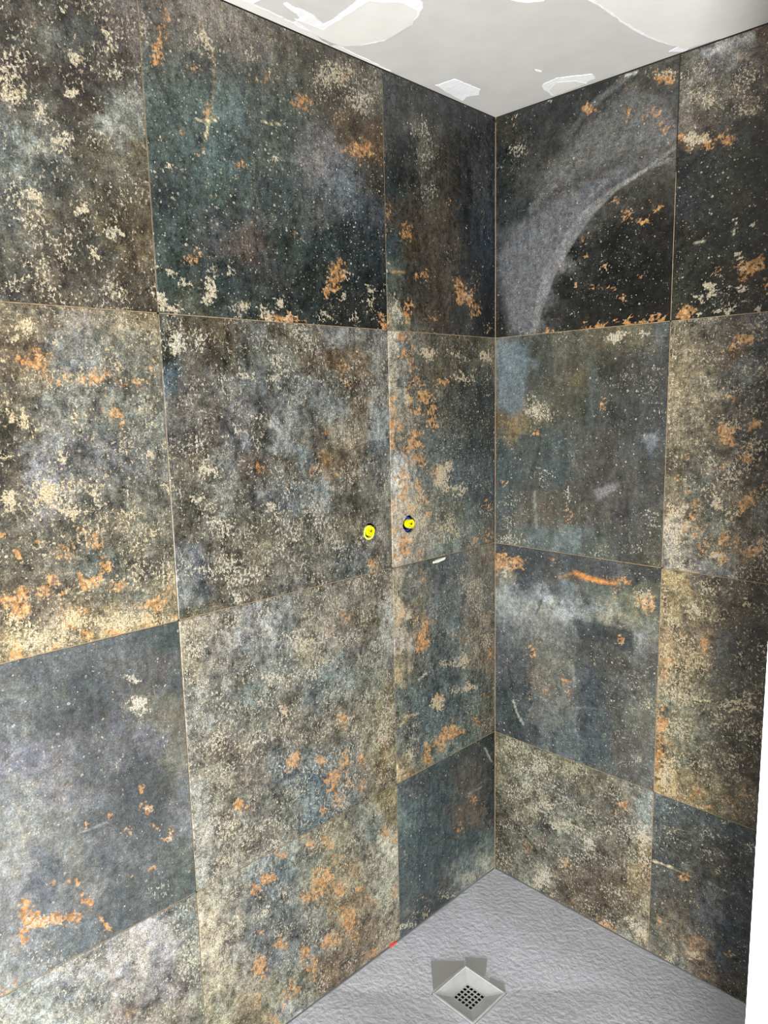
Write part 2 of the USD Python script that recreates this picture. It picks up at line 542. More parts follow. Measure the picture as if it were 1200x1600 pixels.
b 630 1230 5c666a 640 1225 3c4448 690 1190 36444a 740 1170 363e42 765 1155 1e282c 630 1280 5c6c6c 650 1270 42525a 690 1240 3a4a52 720 1220 4a4a48 745 1210 504c48 768 1210 222e34 635 1330 4a585c 660 1310 38484e 690 1290 3c4e54 720 1280 524c46 745 1280 5c544c 768 1270 2a343a 635 1380 485658 665 1370 3c4a50 690 1340 3c4a50 720 1320 384850 745 1310 364852 768 1310 586a6a 640 1410 424e50 670 1390 3c4448 700 1370 4a4c4c 730 1350 5c6a6c 765 1340 7a8278 630 1440 4a5254 655 1430 3e4648 690 1410 3a4244 720 1370 808a84 760 1350 8a9088
c 665 1425 24 8 .35
c 700 1400 20 9 .5
c 640 1448 20 5 .6
c 735 1370 20 12 .45
c 760 1352 12 10 .4
r 718 1290 4 12 .5
r 738 1250 5 5 .6
r 665 1405 5 6 .5
r 667 1432 5 4 .6
r 755 1260 4 12 .35
c 634 1335 4 4 .6
s 733 1240 752 1230 2 8a8c88 .6
s 758 1170 768 1190 2 a0a090 .7
g 635 1420 10 20 6c7070 .4
g 755 1350 20 10 a0a8a4 .4
d 670 1280 40 60 .2
TILE R 0 0
t .20 .02 .05 .45
g 861 156 4 2.5 e0e0dc .9
b 790 200 3c3c34 830 190 34383a 880 170 2e3234 940 145 2e3132 1000 125 4a4a42 1050 105 55524a 785 250 2a3030 820 250 3f4040 870 230 3c3d3c 920 200 3c3e3e 970 170 4a4a48 1040 160 4a4b4c 785 300 2c3232 830 280 484a48 870 270 585854 920 240 5c5a58 970 210 52524f 1040 210 5c5c5e 785 330 343a3c 820 330 3c4244 870 310 46474a 920 290 464646 970 260 4a4a48 1040 240 5a5856 790 380 464b50 830 370 4a4f56 870 360 585a5c 910 340 565754 960 310 3c3c38 1040 290 3a3832 790 430 42464a 830 420 50555a 870 410 6a6b6c 910 390 1e2020 960 370 1a1c1b 1030 350 1e1c18 790 480 2a2c2c 820 480 50545a 850 470 5e6064 880 450 1a1c1c 950 430 161818 1030 420 151614 785 510 222018 820 500 54565c 838 495 5c5e62 860 490 24221e 920 480 1c1c18 1000 470 141410 900 510 242420 1000 490 1a1a16
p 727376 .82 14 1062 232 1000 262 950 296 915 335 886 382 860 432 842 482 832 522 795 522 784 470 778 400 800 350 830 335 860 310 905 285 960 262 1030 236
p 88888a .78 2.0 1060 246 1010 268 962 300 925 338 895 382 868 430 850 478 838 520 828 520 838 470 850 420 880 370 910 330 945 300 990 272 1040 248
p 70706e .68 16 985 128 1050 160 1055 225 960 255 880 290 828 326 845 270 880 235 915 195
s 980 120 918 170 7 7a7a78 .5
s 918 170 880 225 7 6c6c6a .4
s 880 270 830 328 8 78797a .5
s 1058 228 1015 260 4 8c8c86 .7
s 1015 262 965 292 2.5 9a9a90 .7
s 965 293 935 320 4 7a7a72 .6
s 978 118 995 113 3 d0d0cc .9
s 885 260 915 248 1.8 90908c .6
c 810 235 20 14 .35
c 800 260 25 14 .25
c 830 215 14 20 .2
c 870 300 30 20 .12
c 930 180 40 20 .1
c 1030 115 30 10 .35
r 920 170 10 8 .7
r 805 195 3 6 .6
c 804 188 3 4 .7
r 982 180 5 12 .6
r 1040 125 16 7 .7
r 1025 112 8 5 .5
r 980 135 4 6 .5
r 1025 175 6 5 .7
r 1040 200 10 8 .6
r 1007 180 10 8 .35
r 868 290 7 6 .5
r 960 316 9 3 .8
r 980 338 7 9 .7
r 1005 345 10 5 .9
c 1006 346 8 4 .4
r 1025 325 6 6 .7
c 984 316 5 5 .5
r 915 370 5 3 .8
r 918 400 6 5 .6
r 943 415 6 7 .7
c 944 415 5 5 .4
r 900 445 6 4 .6
r 927 447 8 5 .6
r 948 450 8 4 .6
r 970 467 6 5 .7
c 970 467 5 5 .5
r 1001 433 5 4 .7
r 930 511 20 3 .9
r 985 504 30 4 1
r 1030 499 15 3 1
r 855 518 10 3 .9
c 980 503 50 3 .3
c 890 485 14 3 .3
c 875 510 14 7 .25
c 815 519 30 5 .35
d 950 400 90 90 .2
c 1045 130 12 30 .1
TILE R 1 0
t .16 .02 .36 .60
b 1075 100 5c5a52 1110 95 5e5c5e 1150 80 777674 1190 60 5a4c44 1080 150 5c5850 1130 140 55524a 1180 120 4c463e 1075 190 605a52 1100 180 524c44 1150 180 4c4a44 1190 170 464038 1075 220 5a4a3c 1110 210 3c3833 1160 205 30302c 1190 210 221f1c 1070 260 1c2022 1110 250 24292a 1160 250 22261f 1190 270 1c1e1c 1070 320 22272a 1120 310 2c2e2a 1170 310 2a2a22 1190 330 1a1a18 1070 370 24231e 1120 380 1f2220 1170 370 222522 1190 390 1e1c1a 1065 420 23261f 1110 430 1f211c 1160 420 30281e 1190 440 2a241c 1065 470 282a22 1110 470 1e211d 1160 470 22231e 1190 470 24221c
c 1110 130 60 50 .3
c 1090 150 30 20 .2
c 1170 130 30 50 .25
c 1150 175 40 14 .2
c 1080 212 8 14 1
c 1078 225 9 9 .9
c 1100 215 14 10 .6
r 1068 215 6 8 .8
r 1105 222 10 9 .7
r 1135 215 14 10 .6
r 1075 235 8 6 .5
r 1160 90 8 7 .5
r 1145 130 12 7 .4
r 1165 160 10 8 .45
r 1175 415 16 12 .6
r 1160 425 14 8 .6
r 1190 405 8 10 .5
c 1160 418 6 6 .8
c 1153 400 7 5 .9
c 1160 448 7 6 .9
c 1118 430 7 6 .6
r 1122 428 6 5 .6
c 1105 450 8 6 .8
c 1115 455 10 8 .5
c 1096 467 8 7 .9
r 1070 488 9 10 1
r 1080 482 6 5 .9
c 1137 485 8 7 .8
c 1095 492 5 5 .8
c 1180 484 8 5 .8
c 1118 485 4 6 .8
r 1198 443 5 6 1
c 1150 345 4 4 .9
c 1180 350 4 4 .9
c 1065 430 6 30 .25
c 1130 465 60 20 .2
s 1145 355 1148 368 2 c0c0b0 .8
s 1085 380 1100 376 2.5 a8a690 .7
d 1130 400 70 80 .25
g 1080 190 14 16 6e645c .5
g 1097 178 12 10 3a342e .6
p b4b4b6 .6 5 1095 80 1178 48 1182 62 1150 72 1100 92
p 8e8e8e .5 5 1165 52 1180 48 1178 75 1165 85
TILE R 0 1
t .29 .02 .08 .40
b 785 550 6a767c 800 580 626f78 820 560 586670 795 620 60686c 830 550 3c423e 850 540 484c44 880 530 565648 940 530 5e5a46 990 520 64604c 1040 515 4c5254 840 590 434843 870 600 535246 905 590 5a543e 925 590 525a58 950 580 383a36 1000 570 40413e 1040 560 424444 790 660 645840 810 665 766848 835 650 5c5a48 870 640 505244 900 640 46473c 925 650 4e5858 950 650 3a3c3a 1000 640 46494a 1040 640 464c50 785 700 3e4a4a 830 690 46504e 870 690 455254 900 680 484c48 950 690 454440 1000 690 484c4e 1035 690 50565a 785 740 3a4a4e 830 740 444f4e 870 740 3c4c50 910 730 4a4b45 950 730 4a4a48 1000 750 444544 1040 740 464646 785 770 404c4e 830 770 4a4a44 870 770 464842 910 770 45443e 950 770 52504e 1000 780 424342 1040 780 484846 785 810 424e50 830 800 5c5850 850 800 50473a 890 800 4e483c 930 800 4c4b46 980 800 434344 1035 810 4c4e48 790 840 4e564e 840 840 566668 890 840 627276 930 850 4c5452 980 850 484a48 1030 860 4c4c46 1030 880 50503f 940 865 4c524c
p 6e7a82 .65 8 777 545 826 538 822 600 818 645 795 655 780 620
g 800 600 20 40 6e7880 .3
c 830 630 18 20 .25
c 845 650 25 18 .3
r 832 645 8 7 .4
r 800 660 14 14 .35
r 838 674 5 4 .8
r 784 754 5 5 .7
c 786 753 5 5 .4
r 940 630 2.5 20 .6
c 970 525 14 10 .5
c 1010 520 12 8 .8
r 1012 518 10 7 .5
c 950 530 20 8 .4
c 885 525 20 8 .3
c 980 600 25 25 .12
c 1020 600 12 30 .15
s 835 770 838 825 3 8c8c84 .6
r 888 800 4 20 .5
c 888 780 6 30 .4
c 800 800 25 35 .2
c 800 845 25 10 .3
c 1020 810 12 20 .3
c 980 860 50 10 .15
c 850 740 25 10 .2
s 905 760 905 810 2 6a6458 .6
s 772 678 840 682 2 3a3a34 .5
s 830 760 900 765 2 343834 .5
s 975 773 1035 778 2 565654 .5
p 7e7c80 .8 4 925 766 968 751 970 760 945 778 933 784
p 808890 .6 6 1000 680 1028 675 1028 692 1018 705 1022 715 1014 712 1008 695
g 1018 685 14 10 808a90 .4
g 890 840 20 10 74868a .5
g 905 595 10 30 605a42 .4
g 926 600 8 40 5a6666 .4
TILE R 1 1
t .46 .05 .06 .65
b 1060 520 66604e 1110 510 5c5850 1150 505 4c4640 1180 505 55555c 1060 560 746a52 1110 560 5c5648 1150 550 46382e 1185 555 353a40 1060 600 70664f 1100 600 6c6554 1140 600 48484a 1170 590 5a5e5e 1195 600 38332c 1060 640 6a624e 1110 640 645c4e 1150 640 46433c 1185 640 3a3834 1055 690 6a6450 1100 680 5c5646 1140 670 544c42 1180 680 3a3e42 1055 720 504a3a 1090 720 58564e 1140 720 55504a 1185 720 2f2a26 1050 760 605a48 1090 760 4c4e48 1140 750 4f483a 1185 760 46423c 1050 800 706650 1090 800 5f5a4c 1120 800 50534e 1160 800 58503e 1190 800 4c504c 1045 830 908c80 1070 840 867f70 1110 830 5a5c54 1150 830 54504a 1190 830 4a4642 1045 860 8a8a84 1065 860 77746c 1085 865 44443f 1120 860 66604f 1160 860 625646 1190 860 443c34 1050 885 6a6a66 1090 885 66666a 1130 890 646866 1180 900 3c3632
r 1165 530 14 9 .8
r 1142 545 8 6 .8
r 1142 622 5 5 .9
r 1180 662 10 9 .8
r 1130 672 8 12 .65
r 1145 675 6 10 .6
r 1135 688 14 6 .6
r 1170 695 6 6 .6
r 1166 716 5 9 .7
r 1133 725 10 8 .45
r 1075 712 12 8 .4
r 1055 750 6 5 .6
r 1070 768 6 6 .5
r 1088 785 6 10 .5
c 1118 785 6 12 .6
r 1120 790 6 10 .6
r 1162 785 12 10 .6
r 1175 770 8 14 .5
r 1162 800 8 6 .5
c 1149 805 4 8 .7
r 1085 805 8 6 .6
r 1050 795 12 8 .35
r 1072 825 10 8 .5
r 1090 835 5 10 .5
r 1103 825 5 6 .6
r 1130 843 10 10 .6
r 1125 870 9 8 .8
c 1123 872 8 6 .8
r 1178 865 12 7 .9
c 1178 868 8 4 .5
r 1155 850 8 10 .5
r 1100 858 10 8 .5
r 1188 855 5 8 .6
r 1195 755 5 8 .6
c 1050 600 14 90 .12
c 1100 590 25 20 .12
c 1045 825 8 8 .5
c 1060 835 12 20 .3
c 1060 800 20 8 .3
c 1075 895 20 5 .4
c 1150 740 25 14 .15
g 1180 510 16 8 68686e .5
g 1168 560 10 10 6a7072 .5
g 1150 600 14 20 3c3c3e .4
g 1195 630 8 60 302a26 .5
TILE R 0 2
t .27 .03 .12 .35
b 785 860 2c3840 830 870 2c363c 900 880 363e44 950 890 444850 1000 900 3a3e42 1025 900 34383a 785 900 7a7258 820 895 30383e 860 900 46484a 900 905 50483c 970 910 4c4e4a 1020 930 525448 785 930 8a969a 820 910 46505c 840 930 707880 880 920 606c74 920 930 4c5656 960 930 687068 1000 940 78785c 1025 950 4e5652 790 950 7c868a 820 950 8a9092 850 950 868a86 890 950 9098a0 920 960 7c8484 950 960 84867a 990 960 80826e 1020 970 6a7068 785 990 545c64 830 970 74787a 870 980 747876 900 990 5c6468 930 1000 4c4e4e 970 995 484c48 1000 1010 70767a 1020 1010 6a6c68 785 1030 4a5056 815 1030 4c545a 840 1020 646458 870 1030 686860 900 1010 565a58 930 1030 44484a 970 1030 4c4c48 1020 1030 565656 785 1080 3e484e 815 1080 404a50 845 1060 6c6658 870 1080 62625a 890 1080 606464 920 1080 464e54 970 1080 4a4e50 1015 1080 5e605e 785 1120 3a4448 820 1140 404a4e 850 1110 5e6668 880 1120 5a6468 920 1130 464f54 970 1120 565a58 1010 1110 6c6e62 880 1170 58646a 930 1180 4c585c 980 1170 5c5a5a 1010 1200 5e605e
r 790 880 25 11 .85
r 783 865 8 5 .6
c 790 884 20 8 .4
r 864 878 5 5 .6
p d8924a .9 3 895 890 918 898 950 908 968 908 964 914 940 913 912 906 895 897
r 950 905 30 6 .4
r 980 908 12 4 .6
r 963 920 6 4 .8
r 960 932 4 4 .5
s 873 903 896 895 3 a88454 .6
r 1005 940 14 14 .5
r 1015 950 8 10 .5
c 1005 940 18 18 .3
r 948 960 4 10 .5
r 967 964 8 6 .5
r 970 999 6 5 .7
c 970 1000 8 6 .3
r 1024 975 4 8 .5
p c2cacc .6 6 836 918 845 925 860 930 866 940 850 945 842 935
p aeb6ba .5 8 870 942 895 955 900 972 880 975 862 960
g 785 897 12 4 e0e4e0 .6
g 800 920 12 18 8c9498 .4
p 383c3e .8 2 897 966 990 986 990 1018 975 1018 950 1005 905 1000
p 383c3e .5 4 905 908 918 930 932 970 926 970 914 945 904 920
s 846 938 838 960 2.5 444a4e .7
s 818 915 822 925 4 343c42 .7
r 832 1040 3 25 .4
r 832 1020 4 6 .6
r 883 1060 4 5 .8
r 888 1080 3 14 .5
r 854 1080 5 5 .7
r 830 1110 3 25 .4
c 832 1050 6 60 .2
s 820 1083 845 1092 3 2e3436 .7
s 845 1090 852 1094 2 b8b8b0 .8
s 802 1095 808 1115 2.2 b0b4a8 .8
s 808 1115 818 1132 2.2 b0b4a8 .8
s 890 1105 940 1108 2 8a9494 .5
s 895 1040 897 1072 2.5 9aa0a0 .5
c 1005 1100 20 14 .25
c 980 1060 40 60 .12
c 960 1150 50 30 .12
c 990 1190 25 14 .2
g 903 1120 3 70 6c7678 .4
p 444c52 .5 2 902 1010 905 1190 935 1200 960 1150 940 1060
p 747672 .4 8 830 1000 880 1010 895 1040 898 1130 850 1150 832 1130
TILE R 1 2
t .46 .06 .06 .75
b 1045 900 80704a 1060 920 7a6c4a 1090 910 4c4a42 1130 920 48443a 1170 920 3c3832 1195 930 2e2b28 1045 950 7a6a48 1080 950 5f5844 1110 960 564f3c 1150 950 453f36 1185 950 37332d 1045 990 786850 1080 990 6c6250 1105 1000 6c5a46 1130 1000 4c4c48 1160 1000 3e3e3c 1190 1000 36322e 1040 1030 7c6a48 1080 1030 6e5e44 1105 1030 645642 1130 1030 44463f 1160 1030 36383a 1190 1030 322f2c 1040 1060 6a624c 1080 1060 66604a 1120 1060 4c4b42 1160 1060 3a3b3a 1190 1060 35322d 1040 1100 5f6052 1080 1100 5c5c4e 1120 1100 4e4d42 1160 1100 48463e 1190 1110 3c3a34 1035 1140 6e664c 1070 1140 5f6052 1110 1140 4c4e46 1150 1140 44423c 1185 1140 383532 1035 1180 7a6644 1070 1180 5c6050 1110 1180 504e44 1150 1190 484238 1185 1190 3c3832 1035 1230 8a7448 1070 1240 74694a 1110 1250 6c664c 1150 1250 544c3c 1175 1270 4c4436
r 1075 915 4 14 .5
c 1100 920 8 14 .3
c 1085 955 12 10 .5
c 1050 940 20 40 .15
r 1100 1005 9 14 .6
r 1070 995 14 10 .35
r 1045 1035 6 6 .7
r 1040 1055 5 12 .6
r 1038 1130 8 10 .7
r 1030 1150 4 60 .6
r 1030 1195 4 20 .7
c 1035 1220 8 16 .6
c 1045 1240 10 8 .6
r 1050 1238 8 6 .6
c 1170 942 7 7 .7
c 1150 1100 30 10 .3
c 1170 1110 14 12 .3
c 1155 1005 8 4 .4
s 1110 965 1118 952 2 a09a80 .7
s 1085 1092 1105 1096 2 c0b890 .8
s 1140 1112 1155 1106 2 c0b088 .7
c 1035 1082 5 3 1
c 1060 1060 40 60 .12
c 1070 1140 30 20 .15
r 1090 1240 12 12 .5
r 1105 1262 10 6 .7
c 1095 1262 12 6 .5
r 1160 1240 8 6 .5
r 1135 1250 12 8 .4
c 1050 1200 14 30 .2
p 404244 .4 8 1115 990 1150 985 1150 1060 1108 1075 1110 1030
TILE R 0 3
t .48 .04 .08 .42
b 785 1160 6c6a52 820 1170 747662 850 1180 6a6a58 900 1200 74725c 940 1220 6c6a5a 985 1240 6a6a62 1012 1250 828a8c 785 1210 62614e 820 1210 6c7066 850 1220 5c5e54 880 1240 54585a 920 1230 6e6c5c 960 1250 5c5c56 1000 1270 6a7478 785 1260 5c5a4a 820 1260 68685a 860 1250 666858 900 1260 62645a 940 1270 56544a 980 1260 6a5c4e 1010 1280 7a8688 780 1300 444036 820 1290 646454 850 1290 525656 880 1290 7a7e70 920 1290 666858 960 1300 625c52 1000 1300 6c6e66 785 1340 4c4a3c 820 1330 5a5c56 860 1330 5a5a54 900 1330 5c5f5c 940 1340 54524a 980 1330 5c5a4c 1005 1320 786f54 800 1350 5f6054 840 1370 80847a 880 1360 5e5648 920 1360 5a5044 960 1370 544c40 1000 1370 7c6c4c 860 1400 666052 900 1400 5c5244 940 1410 544c40 980 1420 625a4a 1005 1430 8a8670 940 1450 5c5648 980 1465 7a7e78 1005 1475 867e6a
c 840 1190 25 25 .2
c 800 1170 20 14 .2
c 820 1220 40 40 .1
c 850 1260 18 10 .25
c 880 1290 25 10 .3
c 845 1375 14 12 .5
r 822 1325 8 12 .45
r 850 1317 6 6 .4
r 882 1348 5 6 .6
r 975 1258 6 8 .6
r 965 1262 6 6 .4
r 915 1355 6 6 .35
r 845 1360 10 6 .4
r 830 1292 6 5 .4
c 1005 1320 8 25 .35
r 1004 1340 3 25 .5
r 1008 1400 3 40 .35
r 950 1450 12 7 .6
r 935 1440 8 6 .4
c 1000 1455 8 14 .8
c 985 1445 8 8 .5
c 920 1320 14 8 .3
c 1000 1300 12 14 .2
r 848 1250 6 6 .3
g 1000 1270 12 14 8a9698 .5
g 880 1235 12 12 4a5054 .5
g 940 1335 14 16 46443c .4
g 930 1390 40 25 5e5042 .4
s 890 1370 898 1395 2 8a8672 .5
TILE R 1 3
t .30 .03 .10 .60
b 1030 1260 4c565c 1070 1260 424c50 1120 1285 3a4246 1170 1310 30383c 1030 1300 444a4a 1070 1300 3c3e3c 1110 1320 3a3c3a 1160 1340 333230 1030 1340 3c4042 1070 1340 42443e 1110 1360 40403c 1160 1380 2e3032 1025 1380 444644 1070 1380 42423f 1110 1400 444648 1150 1420 33353a 1025 1420 4c4a42 1060 1420 4a463e 1100 1430 484c50 1140 1450 30383e 1025 1460 5a5a50 1060 1460 60584a 1090 1490 6c5c4c 1130 1490 343a40 1160 1480 2c3136 1060 1500 6a6a62 1100 1530 5c5244 1140 1540 464038 1160 1550 3e3c38
c 1040 1270 14 10 .4
c 1100 1300 10 8 .3
c 1110 1300 14 10 .3
c 1115 1335 20 14 .3
c 1120 1360 12 10 .3
c 1040 1310 20 20 .2
c 1135 1285 8 4 .8
s 1020 1345 1050 1356 2.5 b8a888 .7
s 1050 1356 1070 1366 2 8a8066 .6
s 1105 1378 1145 1398 2 888676 .5
r 1068 1370 4 4 1
r 1073 1371 5 6 .6
r 1118 1360 10 8 .35
r 1082 1475 12 14 .5
c 1085 1490 12 10 .6
r 1090 1495 10 8 .4
r 1141 1490 5 4 .7
r 1030 1445 6 6 .6
r 1105 1520 10 12 .35
c 1050 1500 14 6 .5
c 1170 1322 4 6 .4
c 1160 1330 14 8 .25
c 1045 1470 14 14 .2
g 1140 1500 14 40 343c44 .5
"""

# ---------------------------------------------------------------- helpers
_used = {}
def path(name, parent=None):
    base = (parent.GetPath().pathString if parent is not None else '/World') + '/' + name
    n = _used.get(base, 0); _used[base] = n + 1
    return base if n == 0 else f'{base}_{n:03d}'
def tag(prim, label=None, category=None, group=None, kind=None):
    for k, v in (('label', label), ('category', category), ('group', group), ('kind', kind)):
        if v: prim.SetCustomDataByKey(k, v)
    return prim
def thing(name, loc=(0, 0, 0), **kw):
    x = UsdGeom.Xform.Define(stage, path(name))
    x.AddTranslateOp().Set(Gf.Vec3d(*map(float, loc)))
    return tag(x.GetPrim(), **kw)
def obj(name, mesh, mat, parent=None, smooth=False, **kw):
    return tag(usdkit.mesh(stage, path(name, parent), mesh, mat, smooth).GetPrim(), **kw)
def lin(h):
    c = np.array([int(h[i:i + 2], 16) for i in (0, 2, 4)]) / 255.0
    return np.where(c <= .04045, c / 12.92, ((c + .055) / 1.055) ** 2.4)
def box(x0, x1, y0, y1, z0, z1):
    b = trimesh.creation.box((x1 - x0, y1 - y0, z1 - z0)); b.apply_translation(((x0 + x1) / 2, (y0 + y1) / 2, (z0 + z1) / 2)); return b
def joined(*m): return trimesh.util.concatenate(list(m))
def mat(name, nodes, links, surface='p.BSDF'):
    return usdkit.material(stage, '/World/Looks/' + name, nodes, links, surface)
def plain(name, h, rough=.6, **kw):
    return mat(name, {'p': ('principled_bsdf', {'base_color': lin(h), 'roughness': rough, **kw})}, [])

# ---------------------------------------------------------------- materials
ALBEDO, PALE = .48, .66          # chart colours -> reflectance, one factor for every tile
def tile_material():
    N = {'geo': ('geometry', {}),
         'tint': ('attribute', {'attribute': 'tint'}), 'marks': ('attribute', {'attribute': 'marks'}), 'tone': ('attribute', {'attribute': 'tone'}),
         'mk': ('separate_color', {}), 'tn': ('separate_color', {})}
    L = [('marks.color', 'mk.color'), ('tint.color', 'gm.color1'), ('tone.color', 'tn.color')]
    def mapped(n, loc, scale=(1, 1, 1)):
        N[n] = ('mapping', {'location': loc, 'scale': scale}); L.append(('geo.position', n + '.vector'))
    def noise(n, vec, scale, detail, rough, dist=0.0):
        N[n] = ('noise_texture', {'scale': scale, 'detail': detail, 'roughness': rough, 'distortion': dist}); L.append((vec + '.vector' if vec != 'geo' else 'geo.position', n + '.vector'))
    def rng(n, src, a, b, c, d, kind='linear'):
        N[n] = ('map_range', {'range_type': kind, 'from_min': a, 'from_max': b, 'to_min': c, 'to_max': d, 'clamp': True}); L.append((src, n + '.value'))
    def math_(n, op, a, b=None, v1=None, v2=None, clamp=False):
        d = {'math_type': op, 'use_clamp': clamp}
        if v1 is not None: d['value1'] = v1
        if v2 is not None: d['value2'] = v2
        N[n] = ('math', d)
        if a: L.append((a, n + '.value1'))
        if b: L.append((b, n + '.value2'))
    mapped('m0', (0, 0, 0)); mapped('ms', (3, 1, 7), (1, 1, .22)); mapped('m1', (11, 5, 2), (1, 1, .8)); mapped('m2', (21, 9, 4), (1, 1, .75)); mapped('m3', (2, 31, 8)); mapped('m4', (6, 13, 17))
    noise('nA', 'm0', 88, 7, .74, .3); noise('nB', 'm3', 34, 4, .6); noise('nS', 'ms', 70, 3, .6); noise('nC', 'm1', 165, 5, .70, .2); noise('nR', 'm2', 125, 6, .70, .3); noise('nH', 'm4', 45, 4, .65); noise('nF', 'm4', 330, 3, .6)
    # ground colour: broken up at three scales
    rng('fA', 'nA.fac', .33, .67, .30, 1.85); rng('fB', 'nB.fac', .3, .7, .72, 1.34); rng('fS', 'nS.fac', .3, .7, .80, 1.22); rng('fF', 'nF.fac', .32, .68, .50, 1.62)
    math_('f1', 'multiply', 'fA.result', 'fB.result'); math_('f2', 'multiply', 'fS.result', 'fF.result'); math_('f3', 'multiply', 'f1.value', 'f2.value')
    # how strongly (tone.g)
    math_('f4', 'subtract', 'f3.value', None, v2=1.0); math_('f5', 'multiply', 'f4.value', 'tn.g'); math_('f6', 'add', 'f5.value', None, v2=1.0)
    N['fc'] = ('combine_color', {}); L += [('f6.value', 'fc.r'), ('f6.value', 'fc.g'), ('f6.value', 'fc.b')]
    N['gm'] = ('mix', {'mix_type': 'multiply', 'fac': 1.0}); L.append(('fc.color', 'gm.color2'))
    # hue drift: blue-green in places, brown in others
    rng('hh', 'nH.fac', .35, .65, 0, 1)
    N['hr'] = ('rgb_ramp', {'ramp': [(0, (.94, 1.0, 1.05)), (.5, (1.0, 1, .99)), (1, (1.07, 1.0, .90))]}); L.append(('hh.result', 'hr.fac'))
    N['gh'] = ('mix', {'mix_type': 'multiply', 'fac': 1.0}); L += [('gm.color', 'gh.color1'), ('hr.color', 'gh.color2')]
    # rust
    math_('rd', 'subtract', 'nR.fac', 'mk.g'); rng('rf', 'rd.value', -.06, .11, 0, .88, 'smoothstep')
    N['rr'] = ('rgb_ramp', {'ramp': [(0, lin('5f4830') * PALE), (.3, lin('946c44') * PALE), (.5, lin('bf8c58') * PALE), (.72, lin('dab07a') * PALE), (1, lin('ecd8b0') * PALE)]})
    rng('rv', 'nA.fac', .28, .74, 0, 1); L.append(('rv.result', 'rr.fac'))
    N['mr'] = ('mix', {'mix_type': 'mix'}); L += [('rf.result', 'mr.fac'), ('gh.color', 'mr.color1'), ('rr.color', 'mr.color2')]
    # cream lichen-like speckle
    math_('cd', 'subtract', 'nC.fac', 'mk.r'); rng('cf', 'cd.value', -.035, .085, 0, .92, 'smoothstep')
    N['cw'] = ('rgb_ramp', {'ramp': [(0, lin('73736c') * PALE), (.5, lin('b8b5a8') * PALE), (1, lin('f0eee6') * PALE)]})
    N['cx'] = ('rgb_ramp', {'ramp': [(0, lin('6f5f44') * PALE), (.45, lin('b8a581') * PALE), (1, lin('f5e8c8') * PALE)]})
    rng('cv', 'nF.fac', .3, .72, 0, 1); L += [('cv.result', 'cw.fac'), ('cv.result', 'cx.fac')]
    N['cm'] = ('mix', {'mix_type': 'mix'}); L += [('tn.r', 'cm.fac'), ('cw.color', 'cm.color1'), ('cx.color', 'cm.color2')]
    N['mc'] = ('mix', {'mix_type': 'mix'}); L += [('cf.result', 'mc.fac'), ('mr.color', 'mc.color1'), ('cm.color', 'mc.color2')]
    # round spots
    N['nd'] = ('noise_texture', {'scale': 160, 'detail': 2}); L.append(('geo.position', 'nd.vector'))
    N['dv'] = ('mix', {'mix_type': 'linear_light', 'fac': .0022}); L += [('geo.position', 'dv.color1'), ('nd.color', 'dv.color2')]
    for k, sc, r0, r1 in (('a', 85.0, .05, .24), ('b', 190.0, .08, .30)):
        N['v' + k] = ('voronoi_texture', {'scale': sc}); L.append(('dv.color', f'v{k}.vector'))
        N['s' + k] = ('separate_color', {}); L.append((f'v{k}.color', f's{k}.color'))
        rng('r' + k, f's{k}.r', 0, 1, r0, r1); math_('q' + k, 'subtract', f'r{k}.result', f'v{k}.distance'); rng('w' + k, f'q{k}.value', -.05, .05, 0, 1, 'smoothstep')
        math_('g' + k, 'less_than', f's{k}.g', 'mk.b'); math_('i' + k, 'multiply', f'w{k}.result', f'g{k}.value'); rng('e' + k, f's{k}.b', 0, 1, .12, 1.0); math_('o' + k, 'multiply', f'i{k}.value', f'e{k}.result')
    math_('od', 'maximum', 'oa.value', 'ob.value'); math_('oe', 'multiply', 'od.value', None, v2=.85)
    N['md'] = ('mix', {'mix_type': 'mix'}); L += [('oe.value', 'md.fac'), ('mc.color', 'md.color1'), ('cm.color', 'md.color2')]
    rng('ro', 'nB.fac', .3, .7, .13, .25)
    N['bh'] = ('bump', {'strength': .12, 'distance': .0015}); L.append(('f3.value', 'bh.height'))
    N['p'] = ('principled_bsdf', {'specular_ior_level': .36}); L += [('md.color', 'p.base_color'), ('ro.result', 'p.roughness'), ('bh.normal', 'p.normal')]
    return mat('rusted_porcelain', N, L)
M_TILE = tile_material()

def noisy(name, a, b, scale, detail=4, rough=.7, bump=0.0, dist=.002, bscale=None, stretch=(1, 1, 1), lo=.35, hi=.65, **kw):
    N = {'geo': ('geometry', {}), 'm': ('mapping', {'scale': stretch}), 'n': ('noise_texture', {'scale': scale, 'detail': detail}),
         'r': ('rgb_ramp', {'ramp': [(0, lin(a)), (lo, lin(a)), (hi, lin(b)), (1, lin(b))]}), 'p': ('principled_bsdf', {'roughness': rough, **kw})}
    L = [('geo.position', 'm.vector'), ('m.vector', 'n.vector'), ('n.fac', 'r.fac'), ('r.color', 'p.base_color')]
    if bump:
        N['n2'] = ('noise_texture', {'scale': bscale or scale, 'detail': 3, 'roughness': .5}); N['b'] = ('bump', {'strength': bump, 'distance': dist})
        L += [('m.vector', 'n2.vector'), ('n2.fac', 'b.height'), ('b.normal', 'p.normal')]
    return mat(name, N, L)
M_GROUT = noisy('tan_grout', '6e5d48', '8c785b', 60, rough=.85)
M_DARKGAP = plain('dark_gap', '1c1713', .9)
M_BOARD = noisy('plasterboard_paper', 'bebcb9', 'c4c2bf', 14, 5, .85, bump=.04, bscale=220)
M_FILLER = noisy('filler', 'd6d4d0', 'dad9d5', 22, 5, .8, bump=.06, bscale=90)
M_FILLER_WHITE = noisy('white_filler', 'e0e1e5', 'ecedf0', 40, 5, .75, bump=.08, bscale=120, stretch=(1, 3, 1))
